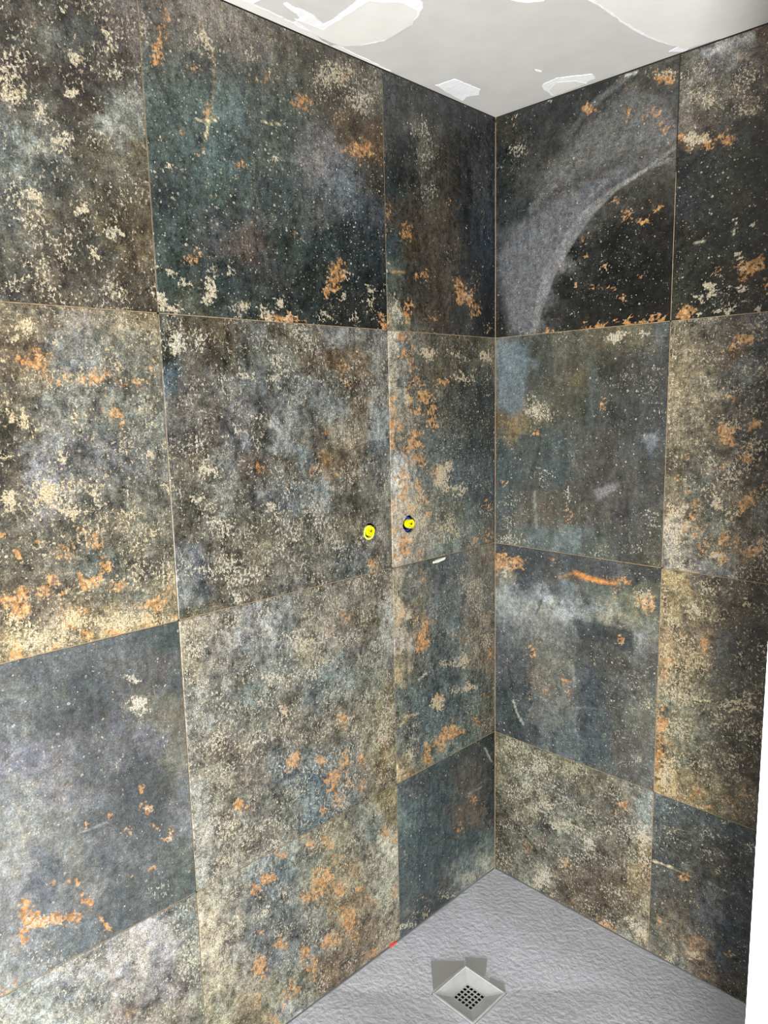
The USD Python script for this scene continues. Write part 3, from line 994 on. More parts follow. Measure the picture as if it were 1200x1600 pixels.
M_PAINT = noisy('white_paint', 'e9e8e5', 'f0efec', 9, 3, .6)
M_TRAY = noisy('grey_resin_stone', 'a8a9af', 'b2b3ba', 30, 4, .45, bump=.7, dist=.005, bscale=80, specular_ior_level=.45)
M_JAMB = noisy('white_skim', 'b4b3b1', 'bab9b7', 9, 3, .7)
M_PLASTER = noisy('raw_grey_plaster', '96938e', 'a5a29c', 5, 5, .85)
M_SCREED = noisy('screed', '8e8c88', 'a09e99', 12, 5, .9)
M_DRAIN = noisy('drain_plastic', 'a6a6a6', 'b0b0b0', 40, 3, .32)
M_BLACK = plain('shaft_dark', '101010', .8)
M_GREY_SHEET = mat('film', {'p': ('principled_bsdf', {'base_color': lin('8d8c89'), 'roughness': .35}), 't': ('transparent_bsdf', {}), 'x': ('mix_closure', {'fac': .86})},
             [('t.BSDF', 'x.closure1'), ('p.BSDF', 'x.closure2')], 'x.closure')
M_YELLOW = plain('yellow_plastic', 'd2c80a', .35)
M_LIME = plain('pale_yellow_plastic', 'c4c65c', .4)
M_BLUE = plain('blue_plastic', '142a9c', .35)
M_RED = plain('red_plastic', 'd23a2c', .4)
M_CLIP = plain('white_plastic', 'c4c1b8', .45)

# ---------------------------------------------------------------- the setting
TILE_H, C1, WL, D1, Z3 = .6, .4354, .6075, .5142, .4656
GAP, THICK = .0022, .009
def ceil_z(x, y): return 2.2603 - .008 * y - .012 * x
Z_ROWS = [Z3 + 1.8, Z3 + 1.2, Z3 + .6, Z3, 0.0]           # top edge of row 0..3, then the floor
def zmax(x, y): return ceil_z(x, y) - .0045

wall_left = thing('wall_left', kind='structure')
wall_back = thing('wall_back', kind='structure')
BACK = THICK + .004
H1, H2 = at(577.5, 830, 0, 0), at(639.5, 819, 0, 0)          # centres of the two drilled holes
_bk = sbox(-.12, -.05, 1.66, 2.30)
for _h, _r in ((H1, .026), (H2, .0285)): _bk = _bk.difference(Point(-_h[1], _h[2]).buffer(_r))
_bk = trimesh.creation.extrude_polygon(_bk, .12 - BACK, engine='earcut')
_v = _bk.vertices.copy(); _bk.vertices = np.stack([_v[:, 2] - .12, -_v[:, 0], _v[:, 1]], -1); _bk.fix_normals()
obj('backing', _bk, M_GROUT, wall_left)
obj('plaster', joined(box(-.12, -.001, -3.0, -1.66, -.05, 2.30)), M_PLASTER, wall_left)
obj('backing', joined(box(-BACK, 1.1, BACK, .12, -.05, 2.30)), M_GROUT, wall_back)
obj('plaster', joined(box(1.1, 2.7, .001, .12, -.05, 2.30)), M_PLASTER, wall_back)

# tile charts
TILES = {}
for blk in CHART.split('TILE ')[1:]:
    rows = [r.split() for r in blk.strip().split('\n')]
    TILES[(rows[0][0], int(rows[0][1]), int(rows[0][2]))] = rows[1:]

RNG = np.random.default_rng(7)
def seg_dist(p, a, b):
    ab = b - a; t = np.clip(((p - a) @ ab) / max(ab @ ab, 1e-9), 0, 1)
    return np.linalg.norm(p - a - t[:, None] * ab, axis=1)
def poly_sd(p, poly):
    d = np.full(len(p), 1e9); inside = np.zeros(len(p), bool); n = len(poly)
    for i in range(n):
        a, b = poly[i], poly[(i + 1) % n]
        d = np.minimum(d, seg_dist(p, a, b))
        cond = (a[1] > p[:, 1]) != (b[1] > p[:, 1])
        with np.errstate(divide='ignore', invalid='ignore'):
            xx = a[0] + (p[:, 1] - a[1]) / (b[1] - a[1]) * (b[0] - a[0])
        inside ^= cond & (p[:, 0] < xx)
    return np.where(inside, d, -d)
def ss(x, a, b):
    t = np.clip((x - a) / (b - a), 0, 1); return t * t * (3 - 2 * t)

CALM = .80
def calm(c):
    """the photograph's colour boost taken out of a chart colour"""
    l = (np.asarray(c) @ [.2126, .7152, .0722])[..., None]
    return (l + (c - l) * CALM) * [1.03, 1.0, .94]

def paint(P, rows, key, scale=1.0):
    """tint, marks and tone of a tile at its points P, from its chart"""
    Q = photo(P)
    w1 = np.stack([meshkit.fbm(P * 45 + 3, 3, 11), meshkit.fbm(P * 45 + 9, 3, 12)], -1) - .5
    w2 = np.stack([meshkit.fbm(P * 130 + 3, 3, 13), meshkit.fbm(P * 130 + 9, 3, 14)], -1) - .5
    Qa, Qb = Q + w1 * 32 + w2 * 24, Q + w1 * 16 + w2 * 24
    n = len(P); c0, r0, d0, warm = .2, .03, .1, .5
    tint = np.zeros((n, 3)); wsum = np.zeros(n)
    for r in rows:
        if r[0] == 't': c0, r0, d0, warm = map(float, r[1:5])
        if r[0] == 'b':
            for k in range(1, len(r), 3):
                dd = np.sum((Qa - [float(r[k]), float(r[k + 1])]) ** 2, 1)
                w = 1 / (dd + 60) ** 1.9
                tint += w[:, None] * lin(r[k + 2]); wsum += w
    tint /= wsum[:, None]
    tint = calm(tint)
    ma, stretch = MOTTLE.get(key, (.8, .65))
    mot = (meshkit.fbm(P * [34, 34, 34 * stretch] + 5, 4, 23) - .5) * 2.0 + (meshkit.fbm(P * [95, 95, 95 * stretch] + 8, 3, 24) - .5) * 1.4
    tint = tint * np.clip(1 + ma * mot[:, None], .4, 2.0)
    c, ru, do = np.full(n, c0), np.full(n, r0), np.full(n, d0)
    for r in rows:
        k = r[0]
        if k in 'crdg':
            x, y, rx, ry = map(float, r[1:5])
            if k == 'r': rx, ry = rx * 1.3 + .5, ry * 1.3 + .5
            e = np.sqrt(((Qb[:, 0] - x) / rx) ** 2 + ((Qb[:, 1] - y) / ry) ** 2)
            if k == 'g':
                a = (1 - ss(e, .35, 1.35)) * float(r[6]); tint = tint * (1 - a[:, None]) + calm(lin(r[5])) * a[:, None]
            else:
                a = (1 - ss(e, .45, 1.3)) * float(r[5])
                if k == 'c': c = c + a
                if k == 'r': ru = ru + a
                if k == 'd': do = do + a
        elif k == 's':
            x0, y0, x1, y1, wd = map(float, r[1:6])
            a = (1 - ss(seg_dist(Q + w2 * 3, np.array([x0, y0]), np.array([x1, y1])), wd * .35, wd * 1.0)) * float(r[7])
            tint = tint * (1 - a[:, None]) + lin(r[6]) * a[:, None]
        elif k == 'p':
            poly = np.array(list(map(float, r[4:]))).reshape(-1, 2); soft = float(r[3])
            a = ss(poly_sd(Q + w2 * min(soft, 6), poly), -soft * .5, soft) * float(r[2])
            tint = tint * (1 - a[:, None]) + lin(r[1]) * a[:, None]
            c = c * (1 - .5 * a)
    thr = lambda v: .79 - .40 * np.clip(v, 0, .92) ** .75
    jit = (meshkit.fbm(P * 24 + 40, 4, 21) - .5) * .25 + (meshkit.fbm(P * 75 + 17, 3, 22) - .5) * .14
    jit = np.where(jit < 0, jit * .8, jit)
    marks = np.stack([thr(c) + jit, thr(ru * 1.25) + jit * .35, np.clip(do, 0, 1)], -1)
    tone = np.stack([np.full(n, warm) + (meshkit.fbm(P * 25, 2, 31) - .5) * .5, np.full(n, GRAIN.get(key, 1.0)), np.zeros(n)], -1)
    return np.clip(tint * ALBEDO * scale, 0, 1), marks, np.clip(tone, 0, 1)

# slab colours scaled to offset how unevenly the lamps reach the walls
TONE = {('L', 0, 0): 1.2, ('L', 1, 0): 1.0, ('L', 2, 0): .86, ('L', 0, 1): 1.1, ('L', 1, 1): .90, ('L', 2, 1): .74, ('L', 0, 2): 1.08, ('L', 1, 2): .98, ('L', 2, 2): .82,
        ('L', 0, 3): 1.2, ('L', 1, 3): 1.1, ('L', 2, 3): .88, ('R', 0, 0): 1.0, ('R', 0, 1): 1.0, ('R', 0, 2): 1.06, ('R', 0, 3): 1.06, ('R', 1, 0): 1.2, ('R', 1, 1): 1.25, ('R', 1, 2): 1.35, ('R', 1, 3): 1.5}
GRAIN = {('L', 2, 2): .62, ('R', 0, 1): .75, ('R', 0, 2): .75, ('R', 0, 0): .8, ('L', 0, 3): .8, ('L', 2, 3): .8}
# how cloudy the ground is and how much it runs down in streaks (1: not at all)
MOTTLE = {('R', 0, 0): (.45, .8), ('R', 0, 1): (.55, .22), ('R', 0, 2): (.5, .4), ('L', 0, 0): (.5, .2), ('L', 0, 3): (.4, .25), ('L', 2, 2): (.28, .7), ('R', 1, 3): (.5, .6), ('L', 0, 1): (.7, .3), ('L', 0, 2): (.7, .35), ('L', 1, 0): (.55, .5), ('L', 1, 1): (.9, .5), ('R', 1, 0): (.7, .8)}
STEP = .0042
def make_tile(wall, side, u0, u1, z0, z1, key, holes=(), topfn=None):
    """one porcelain slab: u runs along the wall away from the corner"""
    nu, nz = max(3, int((u1 - u0) / STEP)), max(3, int((z1 - z0) / STEP))
    U, V = np.meshgrid(np.linspace(0, 1, nu + 1), np.linspace(0, 1, nz + 1), indexing='ij')
    bev = .0009
    def place(u, z, d):
        d = np.broadcast_to(d, np.shape(u))
        return np.stack([-d, -u, z], -1) if side == 'L' else np.stack([u, d, z], -1)
    top = lambda u: np.minimum(z1, topfn(u)) if topfn else np.full_like(u, z1)
    ui = u0 + bev + U * (u1 - u0 - 2 * bev)
    zi = z0 + bev + V * (top(ui) - z0 - 2 * bev)
    pts = np.stack([ui.ravel(), zi.ravel()], -1)
    idx = np.arange(len(pts)).reshape(nu + 1, nz + 1)
    border = np.concatenate([idx[:, 0], idx[-1, 1:], idx[-2::-1, -1], idx[0, -2:0:-1]])   # counter-clockwise in (u,z)
    extra, hole_rings = [], []
    if holes:
        keep = np.ones(len(pts), bool)
        for hu, hz, hr in holes: keep &= np.hypot(pts[:, 0] - hu, pts[:, 1] - hz) > hr + STEP * .6
        keep[border] = True
        new = np.cumsum(keep) - 1; border = new[border]; pts = pts[keep]
        for hu, hz, hr in holes:
            t = np.linspace(0, 2 * np.pi, 48, endpoint=False); rr = hr * (1 + .035 * np.sin(3 * t + hu * 40) + .025 * np.sin(7 * t))
            hole_rings.append(np.arange(48) + len(pts)); pts = np.vstack([pts, np.stack([hu + rr * np.cos(t), hz + rr * np.sin(t)], -1)])
        tri = Delaunay(pts).simplices
        cen = pts[tri].mean(1); ok = np.ones(len(tri), bool)
        for hu, hz, hr in holes: ok &= np.hypot(cen[:, 0] - hu, cen[:, 1] - hz) > hr * .97
        tri = tri[ok]
        a, b, c = pts[tri[:, 0]], pts[tri[:, 1]], pts[tri[:, 2]]
        cr = (b[:, 0] - a[:, 0]) * (c[:, 1] - a[:, 1]) - (b[:, 1] - a[:, 1]) * (c[:, 0] - a[:, 0])
        tri[cr < 0] = tri[cr < 0][:, ::-1]; tri = tri[np.abs(cr) > 1e-12]
    else:
        a, b, c, d = idx[:-1, :-1].ravel(), idx[1:, :-1].ravel(), idx[1:, 1:].ravel(), idx[:-1, 1:].ravel()
        tri = np.vstack([np.stack([a, b, c], -1), np.stack([a, c, d], -1)])
    V3 = [place(pts[:, 0], pts[:, 1], 0)]; n0 = len(pts); faces = [tri]
    # eased edge, then the sides, then the back
    bu, bz = pts[border, 0], pts[border, 1]
    cu, cz = np.clip((bu - (u0 + u1) / 2) / ((u1 - u0) / 2 - bev), -1, 1), np.zeros_like(bz)
    ou = np.where(cu > .9999, u1, np.where(cu < -.9999, u0, bu)); tp = top(bu)
    oz = np.where(np.abs(bz - z0 - bev) < 1e-7, z0, np.where(np.abs(bz - tp + bev) < 1e-6, tp, bz))
    nb = len(border); rings = [border]
    for d in (bev * .8, THICK):
        V3.append(place(ou, oz, np.full(nb, d))); rings.append(np.arange(nb) + sum(map(len, V3[:-1])))
    for r0, r1 in zip(rings[:-1], rings[1:]):
        s0, s1 = np.roll(r0, -1), np.roll(r1, -1)
        faces += [np.stack([r0, r1, s0], -1), np.stack([s0, r1, s1], -1)]
    for ring in hole_rings:
        hp = pts[ring]; V3.append(place(hp[:, 0], hp[:, 1], np.full(len(ring), THICK))); r1 = np.arange(len(ring)) + sum(map(len, V3[:-1]))
        s0, s1 = np.roll(ring, -1), np.roll(r1, -1)
        faces += [np.stack([ring, s0, r1], -1), np.stack([s0, s1, r1], -1)]
    P, F = np.vstack(V3), np.vstack(faces)
    if side == 'R': pass
    # outward normal of the front: +x on the left wall (u along -y), -y on the back wall
    t0 = P[F[0]]; nrm = np.cross(t0[1] - t0[0], t0[2] - t0[0]); want = np.array([1, 0, 0]) if side == 'L' else np.array([0, -1, 0])
    if nrm @ want < 0: F = F[:, ::-1]
    m = usdkit.mesh(stage, path('tile', wall), (P, F), M_TILE)
    ti, mk, tn = paint(P, TILES[key], key, TONE[key])
    api = UsdGeom.PrimvarsAPI(m)
    for nm, arr in (('tint', ti), ('marks', mk), ('tone', tn)):
        api.CreatePrimvar(nm, Sdf.ValueTypeNames.Color3fArray, 'vertex').Set(Vt.Vec3fArray.FromNumpy(arr.astype(np.float32)))
    return m

g = GAP / 2
ucols = [(.0015, C1 - g), (C1 + g, C1 + WL - g), (C1 + WL + g, C1 + 2 * WL - g)]
for col, (u0, u1) in enumerate(ucols):
    for row in range(4):
        z0, z1 = Z_ROWS[row + 1] + (g if row < 3 else .003), Z_ROWS[row] - g
        holes = [(-H1[1], H1[2], .021)] if (col, row) == (1, 1) else [(-H2[1], H2[2], .0235)] if (col, row) == (0, 1) else []
        make_tile(wall_left, 'L', u0, u1, z0, z1, ('L', col, row), holes, (lambda u: zmax(0, -u)) if row == 0 else None)
rcols = [(.0005, D1 - g), (D1 + g, .995)]
for col, (u0, u1) in enumerate(rcols):
    for row in range(4):
        z0, z1 = Z_ROWS[row + 1] + (g if row < 3 else .003), Z_ROWS[row] - g
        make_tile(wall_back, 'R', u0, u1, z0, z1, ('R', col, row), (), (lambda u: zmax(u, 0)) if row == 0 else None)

# grout in the joints, a millimetre below the tile faces; the joint high on the back wall is still empty
JD = .0018
def strip_l(y0, y1, z0, z1): return box(-BACK - .001, -JD, y0, y1, z0, z1)
def strip_r(x0, x1, z0, z1): return box(x0, x1, JD, BACK + .001, z0, z1)
for k in (1, 2):
    u = C1 + (k - 1) * WL
    obj('grout_line', strip_l(-u - .002, -u + .002, .004, 2.24), M_GROUT, wall_left)
for row in (1, 2, 3):
    obj('grout_line', strip_l(-1.65, 0, Z_ROWS[row] - .002, Z_ROWS[row] + .002), M_GROUT, wall_left)
    obj('grout_line', strip_r(0, .995, Z_ROWS[row] - .002, Z_ROWS[row] + .002), M_GROUT, wall_back)
obj('grout_line', strip_r(D1 - .002, D1 + .002, .004, 2.0), M_GROUT, wall_back)
obj('empty_joint', strip_r(D1 - .0025, D1 + .0025, 2.0, 2.245), M_DARKGAP, wall_back, label='dark ungrouted joint')
# the tan corner joint
obj('grout_line', box(-.0035, .0016, -.0016, .0035, .004, 2.245), M_GROUT, wall_left)
# dark slits above and below the tiles
obj('top_gap', box(-BACK - .001, -.003, -1.66, .002, 2.236, 2.30), M_DARKGAP, wall_left)
obj('top_gap', box(.0, 1.0, .003, BACK + .001, 2.236, 2.30), M_DARKGAP, wall_back)
obj('bottom_gap', box(-BACK - .001, -.002, -1.66, 0, -.01, .0045), M_DARKGAP, wall_left)
obj('bottom_gap', box(0, 1.0, .002, BACK + .001, -.01, .0045), M_DARKGAP, wall_back)

# ceiling: grey board with filler, following its slight fall
X0, X1, Y0, Y1 = -.12, 2.7, -3.0, .12
ceiling = thing('ceiling', kind='structure')
def sheet(poly, lift, thick, top=False):
    """a flat patch under the ceiling, from an outline in plan"""
    m = trimesh.creation.extrude_polygon(poly, 1.0, engine='earcut')
    v = m.vertices.copy(); zc = ceil_z(v[:, 0], v[:, 1])
    m.vertices[:, 2] = np.where(v[:, 2] > .5, zc + thick, zc - lift); return m
obj('board', sheet(sbox(X0, Y0, X1, Y1), 0, .06), M_BOARD, ceiling)
def plan(pts, n=6, amp=.004, seed=1):
    """pixel outline -> wavy outline on the ceiling"""
    q = np.array([at(x, y, 2, 2.257)[:2] for x, y in pts]); out = []
    for a, b in zip(q, np.roll(q, -1, 0)):
        L = np.linalg.norm(b - a); k = max(2, int(L / .008))
        for t in np.arange(k) / k: out.append(a + t * (b - a))
    out = np.array(out); p3 = np.c_[out, np.zeros(len(out))]
    off = np.stack([meshkit.fbm(p3 * 70, 3, seed), meshkit.fbm(p3 * 70 + 5, 3, seed + 1)], -1) - .5
    pg = Polygon(out + off * 2 * amp).buffer(0)
    pg = pg.intersection(sbox(-.0005, Y0, X1, .0005))
    return max(pg.geoms, key=lambda s: s.area) if hasattr(pg, 'geoms') else pg
PATCH = [
    ('w', [(325, -8), (372, 22), (398, 12), (420, 2), (470, -14), (420, -50), (330, -40)]),
    ('w', [(455, 45), (520, 78), (565, 76), (600, 68), (655, 30), (662, 8), (640, -6), (600, -12), (560, 4), (518, 38), (505, 44), (488, 30), (448, 12), (442, 14), (470, 34)]),
    ('f', [(460, 36), (515, 76), (560, 76), (605, 64), (645, 42), (652, 20), (630, 8), (575, 5), (530, 36), (505, 52)]),
    ('w', [(680, 136), (690, 134), (710, 126), (735, 136), (750, 142), (748, 150), (730, 154), (722, 160)]),
    ('w', [(846, 136), (852, 130), (870, 122), (925, 115), (930, 122), (862, 150)]),
    ('f', [(858, 140), (870, 128), (900, 126), (915, 130), (864, 150)]),
    ('w', [(836, 109), (846, 111), (847, 113), (838, 112)]),
    ('w', [(910, -6), (925, 2), (955, 22), (975, 36), (1010, 56), (1040, 66), (1062, 70), (1046, 78), (1070, 78), (1090, 60), (1000, 34), (960, 0), (945, -20)]),
    ('f', [(918, -8), (932, 2), (958, 18), (976, 32), (1012, 53), (1045, 66), (1070, 73), (1205, 34), (1340, -40), (1300, -220), (980, -160)]),
    ('w', [(640, 2), (660, -4), (720, -2), (745, -6), (740, -30), (640, -30)]),
    ('w', [(798, 0), (820, 6), (850, 2), (840, -10), (800, -10)]),
    ('f', [(330, 2), (420, 44), (600, 118), (612, 116), (440, 34), (350, -6)]),
]
for i, (kind, pts) in enumerate(PATCH):
    pg = plan(pts, seed=20 + i)
    obj('filler_patch', sheet(pg, .0012 if kind == 'w' else .0017, .001), M_FILLER_WHITE if kind == 'w' else M_FILLER, ceiling, label='bright white filler patch' if kind == 'w' else 'smooth pale filler patch')

# floor of the bathroom, the white stub wall that ends beside the shower, and the rest of the room
obj('floor', joined(box(X0, X1, Y0, -.9, -.06, -.012), box(1.0, X1, -.9, .0, -.06, -.012)), M_SCREED, kind='structure')
obj('wall_right', joined(box(1.0, 1.1, -.748, 0.0, -.012, 2.262)), M_JAMB, kind='structure')
obj('wall_side', box(X1 - .02, X1 + .1, Y0, .0, -.05, 2.30), M_PLASTER, kind='structure')
WX0, WX1, WZ0, WZ1 = 1.35, 2.35, .95, 2.05
obj('wall_front', joined(box(X0, WX0, Y0 - .12, Y0, -.05, 2.30), box(WX1, X1, Y0 - .12, Y0, -.05, 2.30), box(WX0, WX1, Y0 - .12, Y0, -.05, WZ0), box(WX0, WX1, Y0 - .12, Y0, WZ1, 2.30)), M_PLASTER, kind='structure')
win = thing('window_1', kind='structure')
fr = []
for a, b, c, d in ((WX0, WX0 + .05, WZ0, WZ1), (WX1 - .05, WX1, WZ0, WZ1), (WX0, WX1, WZ0, WZ0 + .05), (WX0, WX1, WZ1 - .05, WZ1), ((WX0 + WX1) / 2 - .025, (WX0 + WX1) / 2 + .025, WZ0, WZ1)):
    fr.append(box(a, b, Y0 - .07, Y0 - .02, c, d))
obj('frame', joined(*fr), M_PAINT, win)
rl = UsdLux.RectLight.Define(stage, '/World/window_daylight')
rl.AddTransformOp().Set(Gf.Matrix4d(1, 0, 0, 0, 0, 0, 1, 0, 0, -1, 0, 0, (WX0 + WX1) / 2, Y0 - .10, (WZ0 + WZ1) / 2, 1))
rl.CreateWidthAttr(WX1 - WX0); rl.CreateHeightAttr(WZ1 - WZ0); rl.CreateIntensityAttr(LIGHT_WINDOW); rl.CreateColorAttr(Gf.Vec3f(.97, .99, 1.0))

# ceiling lamp out in the room
lx, ly = 1.75, -1.75
lamp = thing('ceiling_lamp', (lx, ly, ceil_z(lx, ly)), label='round flat white ceiling lamp out in the room behind the shower', category='lamp')
rim = trimesh.creation.cylinder(.16, .03, sections=48); rim.apply_translation((0, 0, -.015))
obj('rim', rim, M_PAINT, lamp)
dl = UsdLux.DiskLight.Define(stage, lamp.GetPath().AppendChild('light'))
dl.AddTranslateOp().Set(Gf.Vec3d(0, 0, -.034)); dl.CreateRadiusAttr(.14); dl.CreateIntensityAttr(LIGHT_LAMP); dl.CreateColorAttr(Gf.Vec3f(1, .97, .92))

# the fitters' flood light standing low on the floor, turned up into the shower
FL, FA = np.array(FLOOD_AT), np.array(FLOOD_TO)
fz = (FL - FA) / np.linalg.norm(FL - FA); fx = np.cross([0, 0, 1], fz); fx /= np.linalg.norm(fx); fy = np.cross(fz, fx)
flood = thing('work_light', (FL[0], FL[1], -.012), label='fitters\' flood light on a low stand, out in the room behind the camera', category='work light')
head = joined(box(-.24, .24, -.19, .19, -.09, -.012), box(-.25, -.23, -.20, .20, -.05, .01), box(.23, .25, -.20, .20, -.05, .01), box(-.25, .25, .18, .20, -.05, .01), box(-.25, .25, -.20, -.18, -.05, .01))
head.vertices[:, 2] *= -1; head.invert()
head.apply_transform(np.r_[np.c_[fx, fy, fz, FL - np.array([FL[0], FL[1], -.012])], [[0, 0, 0, 1]]])
obj('housing', head, M_BLACK, flood)
hz = FL[2] + .012
obj('stand', joined(box(-.28, .28, -.2, -.16, 0, .03), box(-.28, .28, .16, .2, 0, .03), box(-.28, -.24, -.2, .2, 0, .03), box(.24, .28, -.2, .2, 0, .03), box(-.02, .02, .16, .2, 0, hz), box(-.02, .02, -.02, .2, hz - .04, hz)), M_YELLOW, flood)
fr2 = UsdLux.RectLight.Define(stage, flood.GetPath().AppendChild('light'))
fr2.AddTransformOp().Set(Gf.Matrix4d(*fx, 0, *fy, 0, *fz, 0, *(FL - np.array([FL[0], FL[1], -.012])), 1))
fr2.CreateWidthAttr(.46); fr2.CreateHeightAttr(.36); fr2.CreateIntensityAttr(LIGHT_FLOOD); fr2.CreateColorAttr(Gf.Vec3f(1, 1, .99))

# ---------------------------------------------------------------- shower tray with its drain
DX, DY, DH = 0.2466, -0.4346, .0665
def tray_z(x, y):
    e = np.maximum(np.abs(x - DX), np.abs(y - DY))
    return -.016 * (1 - ss(e, DH * .9, .30)) - .001
tray = thing('shower_tray', label='light grey shower tray with an embossed stone texture filling the floor between the tiled walls', category='shower tray')
xs = np.unique(np.r_[np.linspace(.0005, .999, 130), DX - DH - .002, DX + DH + .002]); ys = np.unique(np.r_[np.linspace(-.9, -.0005, 118), DY - DH - .002, DY + DH + .002])
GX, GY = np.meshgrid(xs, ys, indexing='ij'); GZ = tray_z(GX, GY)
ii = np.arange(GX.size).reshape(GX.shape)
cx, cy = (xs[:-1] + xs[1:]) / 2, (ys[:-1] + ys[1:]) / 2
CX, CY = np.meshgrid(cx, cy, indexing='ij'); solid = (np.maximum(np.abs(CX - DX), np.abs(CY - DY)) > DH + .002).ravel()
a, b, c, d = ii[:-1, :-1].ravel()[solid], ii[1:, :-1].ravel()[solid], ii[1:, 1:].ravel()[solid], ii[:-1, 1:].ravel()[solid]
F = np.vstack([np.stack([a, b, c], -1), np.stack([a, c, d], -1)])
obj('basin', (np.stack([GX.ravel(), GY.ravel(), GZ.ravel()], -1), F), M_TRAY, tray, smooth=True)
zb = float(tray_z(DX + DH + .002, DY))
well = []
for s in (-1, 1):
    well.append(box(DX + s * (DH + .002) - (.004 if s < 0 else 0), DX + s * (DH + .002) + (.004 if s > 0 else 0), DY - DH - .006, DY + DH + .006, zb - .035, zb - .0003))
    well.append(box(DX - DH - .002, DX + DH + .002, DY + s * (DH + .002) - (.004 if s < 0 else 0), DY + s * (DH + .002) + (.004 if s > 0 else 0), zb - .035, zb - .0003))
well.append(box(DX - DH - .002, DX + DH + .002, DY - DH - .002, DY + DH + .002, zb - .039, zb - .033))
obj('outlet_well', joined(*well), M_BLACK, tray)
obj('apron', joined(box(.0, 1.0, -.904, -.9, -.012, -.001)), M_TRAY, tray)

drain = thing('drain_cover', (DX, DY, zb), label='square pale drain cover with a dished centre of small square holes in the shower tray', category='drain cover')
# dished plate: rim, four slopes, a flat middle with 5 x 5 square holes
R0, R1, RM = DH, DH - .004, .031
def ring_faces(ro, zo, ri, zi):
    o = [(-ro, -ro, zo), (ro, -ro, zo), (ro, ro, zo), (-ro, ro, zo)]; i_ = [(-ri, -ri, zi), (ri, -ri, zi), (ri, ri, zi), (-ri, ri, zi)]
    v = o + i_; f = []
    for k in range(4):
        j = (k + 1) % 4; f += [(k, j, 4 + j), (k, 4 + j, 4 + k)]
    return trimesh.Trimesh(v, f, process=False)
obj('rim', joined(ring_faces(R0, -.004, R0, .0022), ring_faces(R0, .0022, R1, .0026), ring_faces(R1, .0026, R1 - .0006, .001)), M_DRAIN, drain)
obj('dish', ring_faces(R1 - .0006, .001, RM, -.009), M_DRAIN, drain)
pitch, hole = .0118, .0043
grid = sbox(-RM, -RM, RM, RM)
for i in range(-2, 3):
    for j in range(-2, 3):
        grid = grid.difference(sbox(i * pitch - hole, j * pitch - hole, i * pitch + hole, j * pitch + hole))
gm = trimesh.creation.extrude_polygon(grid, .0015, engine='earcut'); gm.apply_translation((0, 0, -.0105))
obj('grille', gm, M_DRAIN, drain, label='pale square grid of square holes')

def flap(pix, z0, lift, seed):
    q = np.array([at(x, y, 2, zb)[:2] for x, y in pix]); q -= 0
    pg = Polygon(q); t = trimesh.creation.extrude_polygon(pg, .0006, engine='earcut'); t = t.subdivide().subdivide().subdivide()
    v = t.vertices; e = np.maximum(np.abs(v[:, 0] - DX), np.abs(v[:, 1] - DY))
    v[:, 2] += np.maximum(tray_z(v[:, 0], v[:, 1]), zb) + z0 + lift * ss(e, DH, DH + .06) * meshkit.noise(v * 30, seed)
    t.vertices = v; return t
film = thing('grey_sheets', label='thin dull grey pieces lying flat around the back corner of the drain', category='film')  # thin, slightly see-through grey sheets on the tray beside the drain
obj('flap', flap([(673, 1505), (725, 1503), (726, 1508), (677, 1548)], .0012, .001, 3), M_GREY_SHEET, film)
obj('flap', flap([(727, 1497), (761, 1501), (759, 1521), (756, 1526), (728, 1508)], .0012, .001, 4), M_GREY_SHEET, film)
obj('flap', flap([(766, 1529), (786, 1538), (790, 1550), (786, 1549), (764, 1534)], .0012, .001, 5), M_GREY_SHEET, film)

# ---------------------------------------------------------------- plugged pipe outlets
def lathe(prof, axis_x=True, n=40, wob=0):
    prof = np.array(prof, float); t = np.linspace(0, 2 * np.pi, n, endpoint=False); k = len(prof)
    r, x = prof[:, 0], prof[:, 1]
    V = np.stack([np.repeat(x[:, None], n, 1), r[:, None] * np.cos(t), r[:, None] * np.sin(t)], -1).reshape(-1, 3)
    f = []
    for i in range(k - 1):
        for j in range(n):
            a, b = i * n + j, i * n + (j + 1) % n; f += [(a, b, a + n), (b, b + n, a + n)]
    m = trimesh.Trimesh(V, np.array(f)[:, ::-1], process=False); m.fix_normals(); return m
def plug_cap(r, x0, x1):
    body = lathe([(r * .96, x0), (r, x0 + .002), (r, x1 - .002), (r * .92, x1), (r * .80, x1), (r * .74, x1 - .005), (r * .34, x1 - .005), (r * .30, x1 - .001), (1e-5, x1 - .001)])
    ribs = [box(x1 - .0055, x1 - .001, -r * .74, r * .74, -.0011, .0011), box(x1 - .0055, x1 - .001, -.0011, .0011, -r * .74, r * .74)]
    return joined(body, *ribs)
def ring(ro, ri, x0, x1): return lathe([(ri, x0), (ro, x0), (ro, x1), (ri, x1), (ri, x0)])
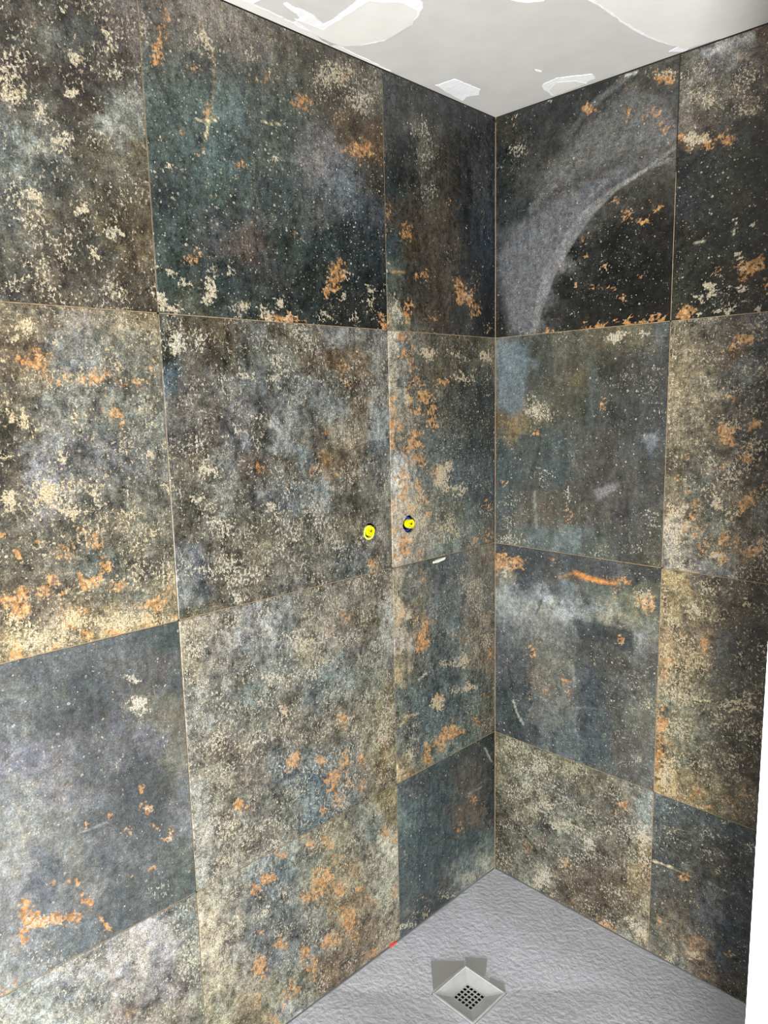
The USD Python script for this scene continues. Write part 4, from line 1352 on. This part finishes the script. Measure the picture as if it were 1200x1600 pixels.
for H, kind in ((H1, 0), (H2, 1)):
    t = thing('pipe_plug', (0, H[1], H[2]), category='pipe plug', group='plugs in the drilled holes', label=('yellow plug with a pale yellow collar filling the left of the two drilled holes' if kind == 0 else 'yellow plug inside a blue socket in the right of the two drilled holes'))
    off = (0, .0025, .000) if kind == 0 else (0, .0045, .0005)
    cap = plug_cap(.0128 if kind == 0 else .0125, -.012, .004); cap.apply_translation(off)
    if kind == 0:
        col = ring(.0182, .0140, -.018, .001); col.apply_translation((0, -.0022, -.0030)); obj('collar', col, M_LIME, t, smooth=35, label='pale yellow collar')
    else:
        so = ring(.0190, .0155, -.02, -.004); so.apply_translation((0, -.0040, 0)); obj('socket', so, M_BLUE, t, smooth=35, label='blue pipe socket')
    obj('cap', cap, M_YELLOW, t, smooth=35)
    hole_r = .021 if kind == 0 else .0235
    cup = lathe([(hole_r + .004, -THICK - .0005), (hole_r + .004, -.05), (1e-5, -.05)]); obj('cavity', cup, M_BLACK, t)

# ---------------------------------------------------------------- left behind by the tilers
def bar(p0, p1, h, t, nrm):
    """a small tapering sliver lying against a wall"""
    p0, p1, n = np.array(p0), np.array(p1), np.array(nrm, float); d = p1 - p0; up = np.cross(n, d); up /= np.linalg.norm(up)
    v = []
    for q, k in ((p0, .55), (p0 + d * .35, 1), (p0 + d * .85, .9), (p1, .6)):
        for a, b in ((-1, 0), (1, 0), (.8, 1), (-.8, 1)): v.append(q + up * a * h * k / 2 + n * b * t)
    return trimesh.convex.convex_hull(np.array(v))
a, b = at(676, 879, 0, 0), at(694, 872, 0, 0)
clip = thing('tile_clip', (0, 0, 0), label='broken white tile clip sticking out under a joint below the right drilled hole', category='tile clip')
obj('stub', bar(a + [.0002, 0, 0], b + [.0002, 0, 0], .010, .004, (1, 0, 0)), M_CLIP, clip)
obj('lip', bar(a + [.004, 0, .003], b + [.004, 0, .003], .003, .002, (1, 0, 0)), M_CLIP, clip)
a, b = at(608, 1484, 0, 0), at(618, 1475, 0, 0)
a[2] = b[2] = .003
wedge = thing('tile_wedge', (0, 0, 0), label='small red plastic wedge under the tiled wall at the tray edge', category='wedge')
obj('wedge_body', bar(a + [-.002, 0, .0012], b + [-.002, 0, .0012], .0045, .007, (1, 0, 0)), M_RED, wedge)
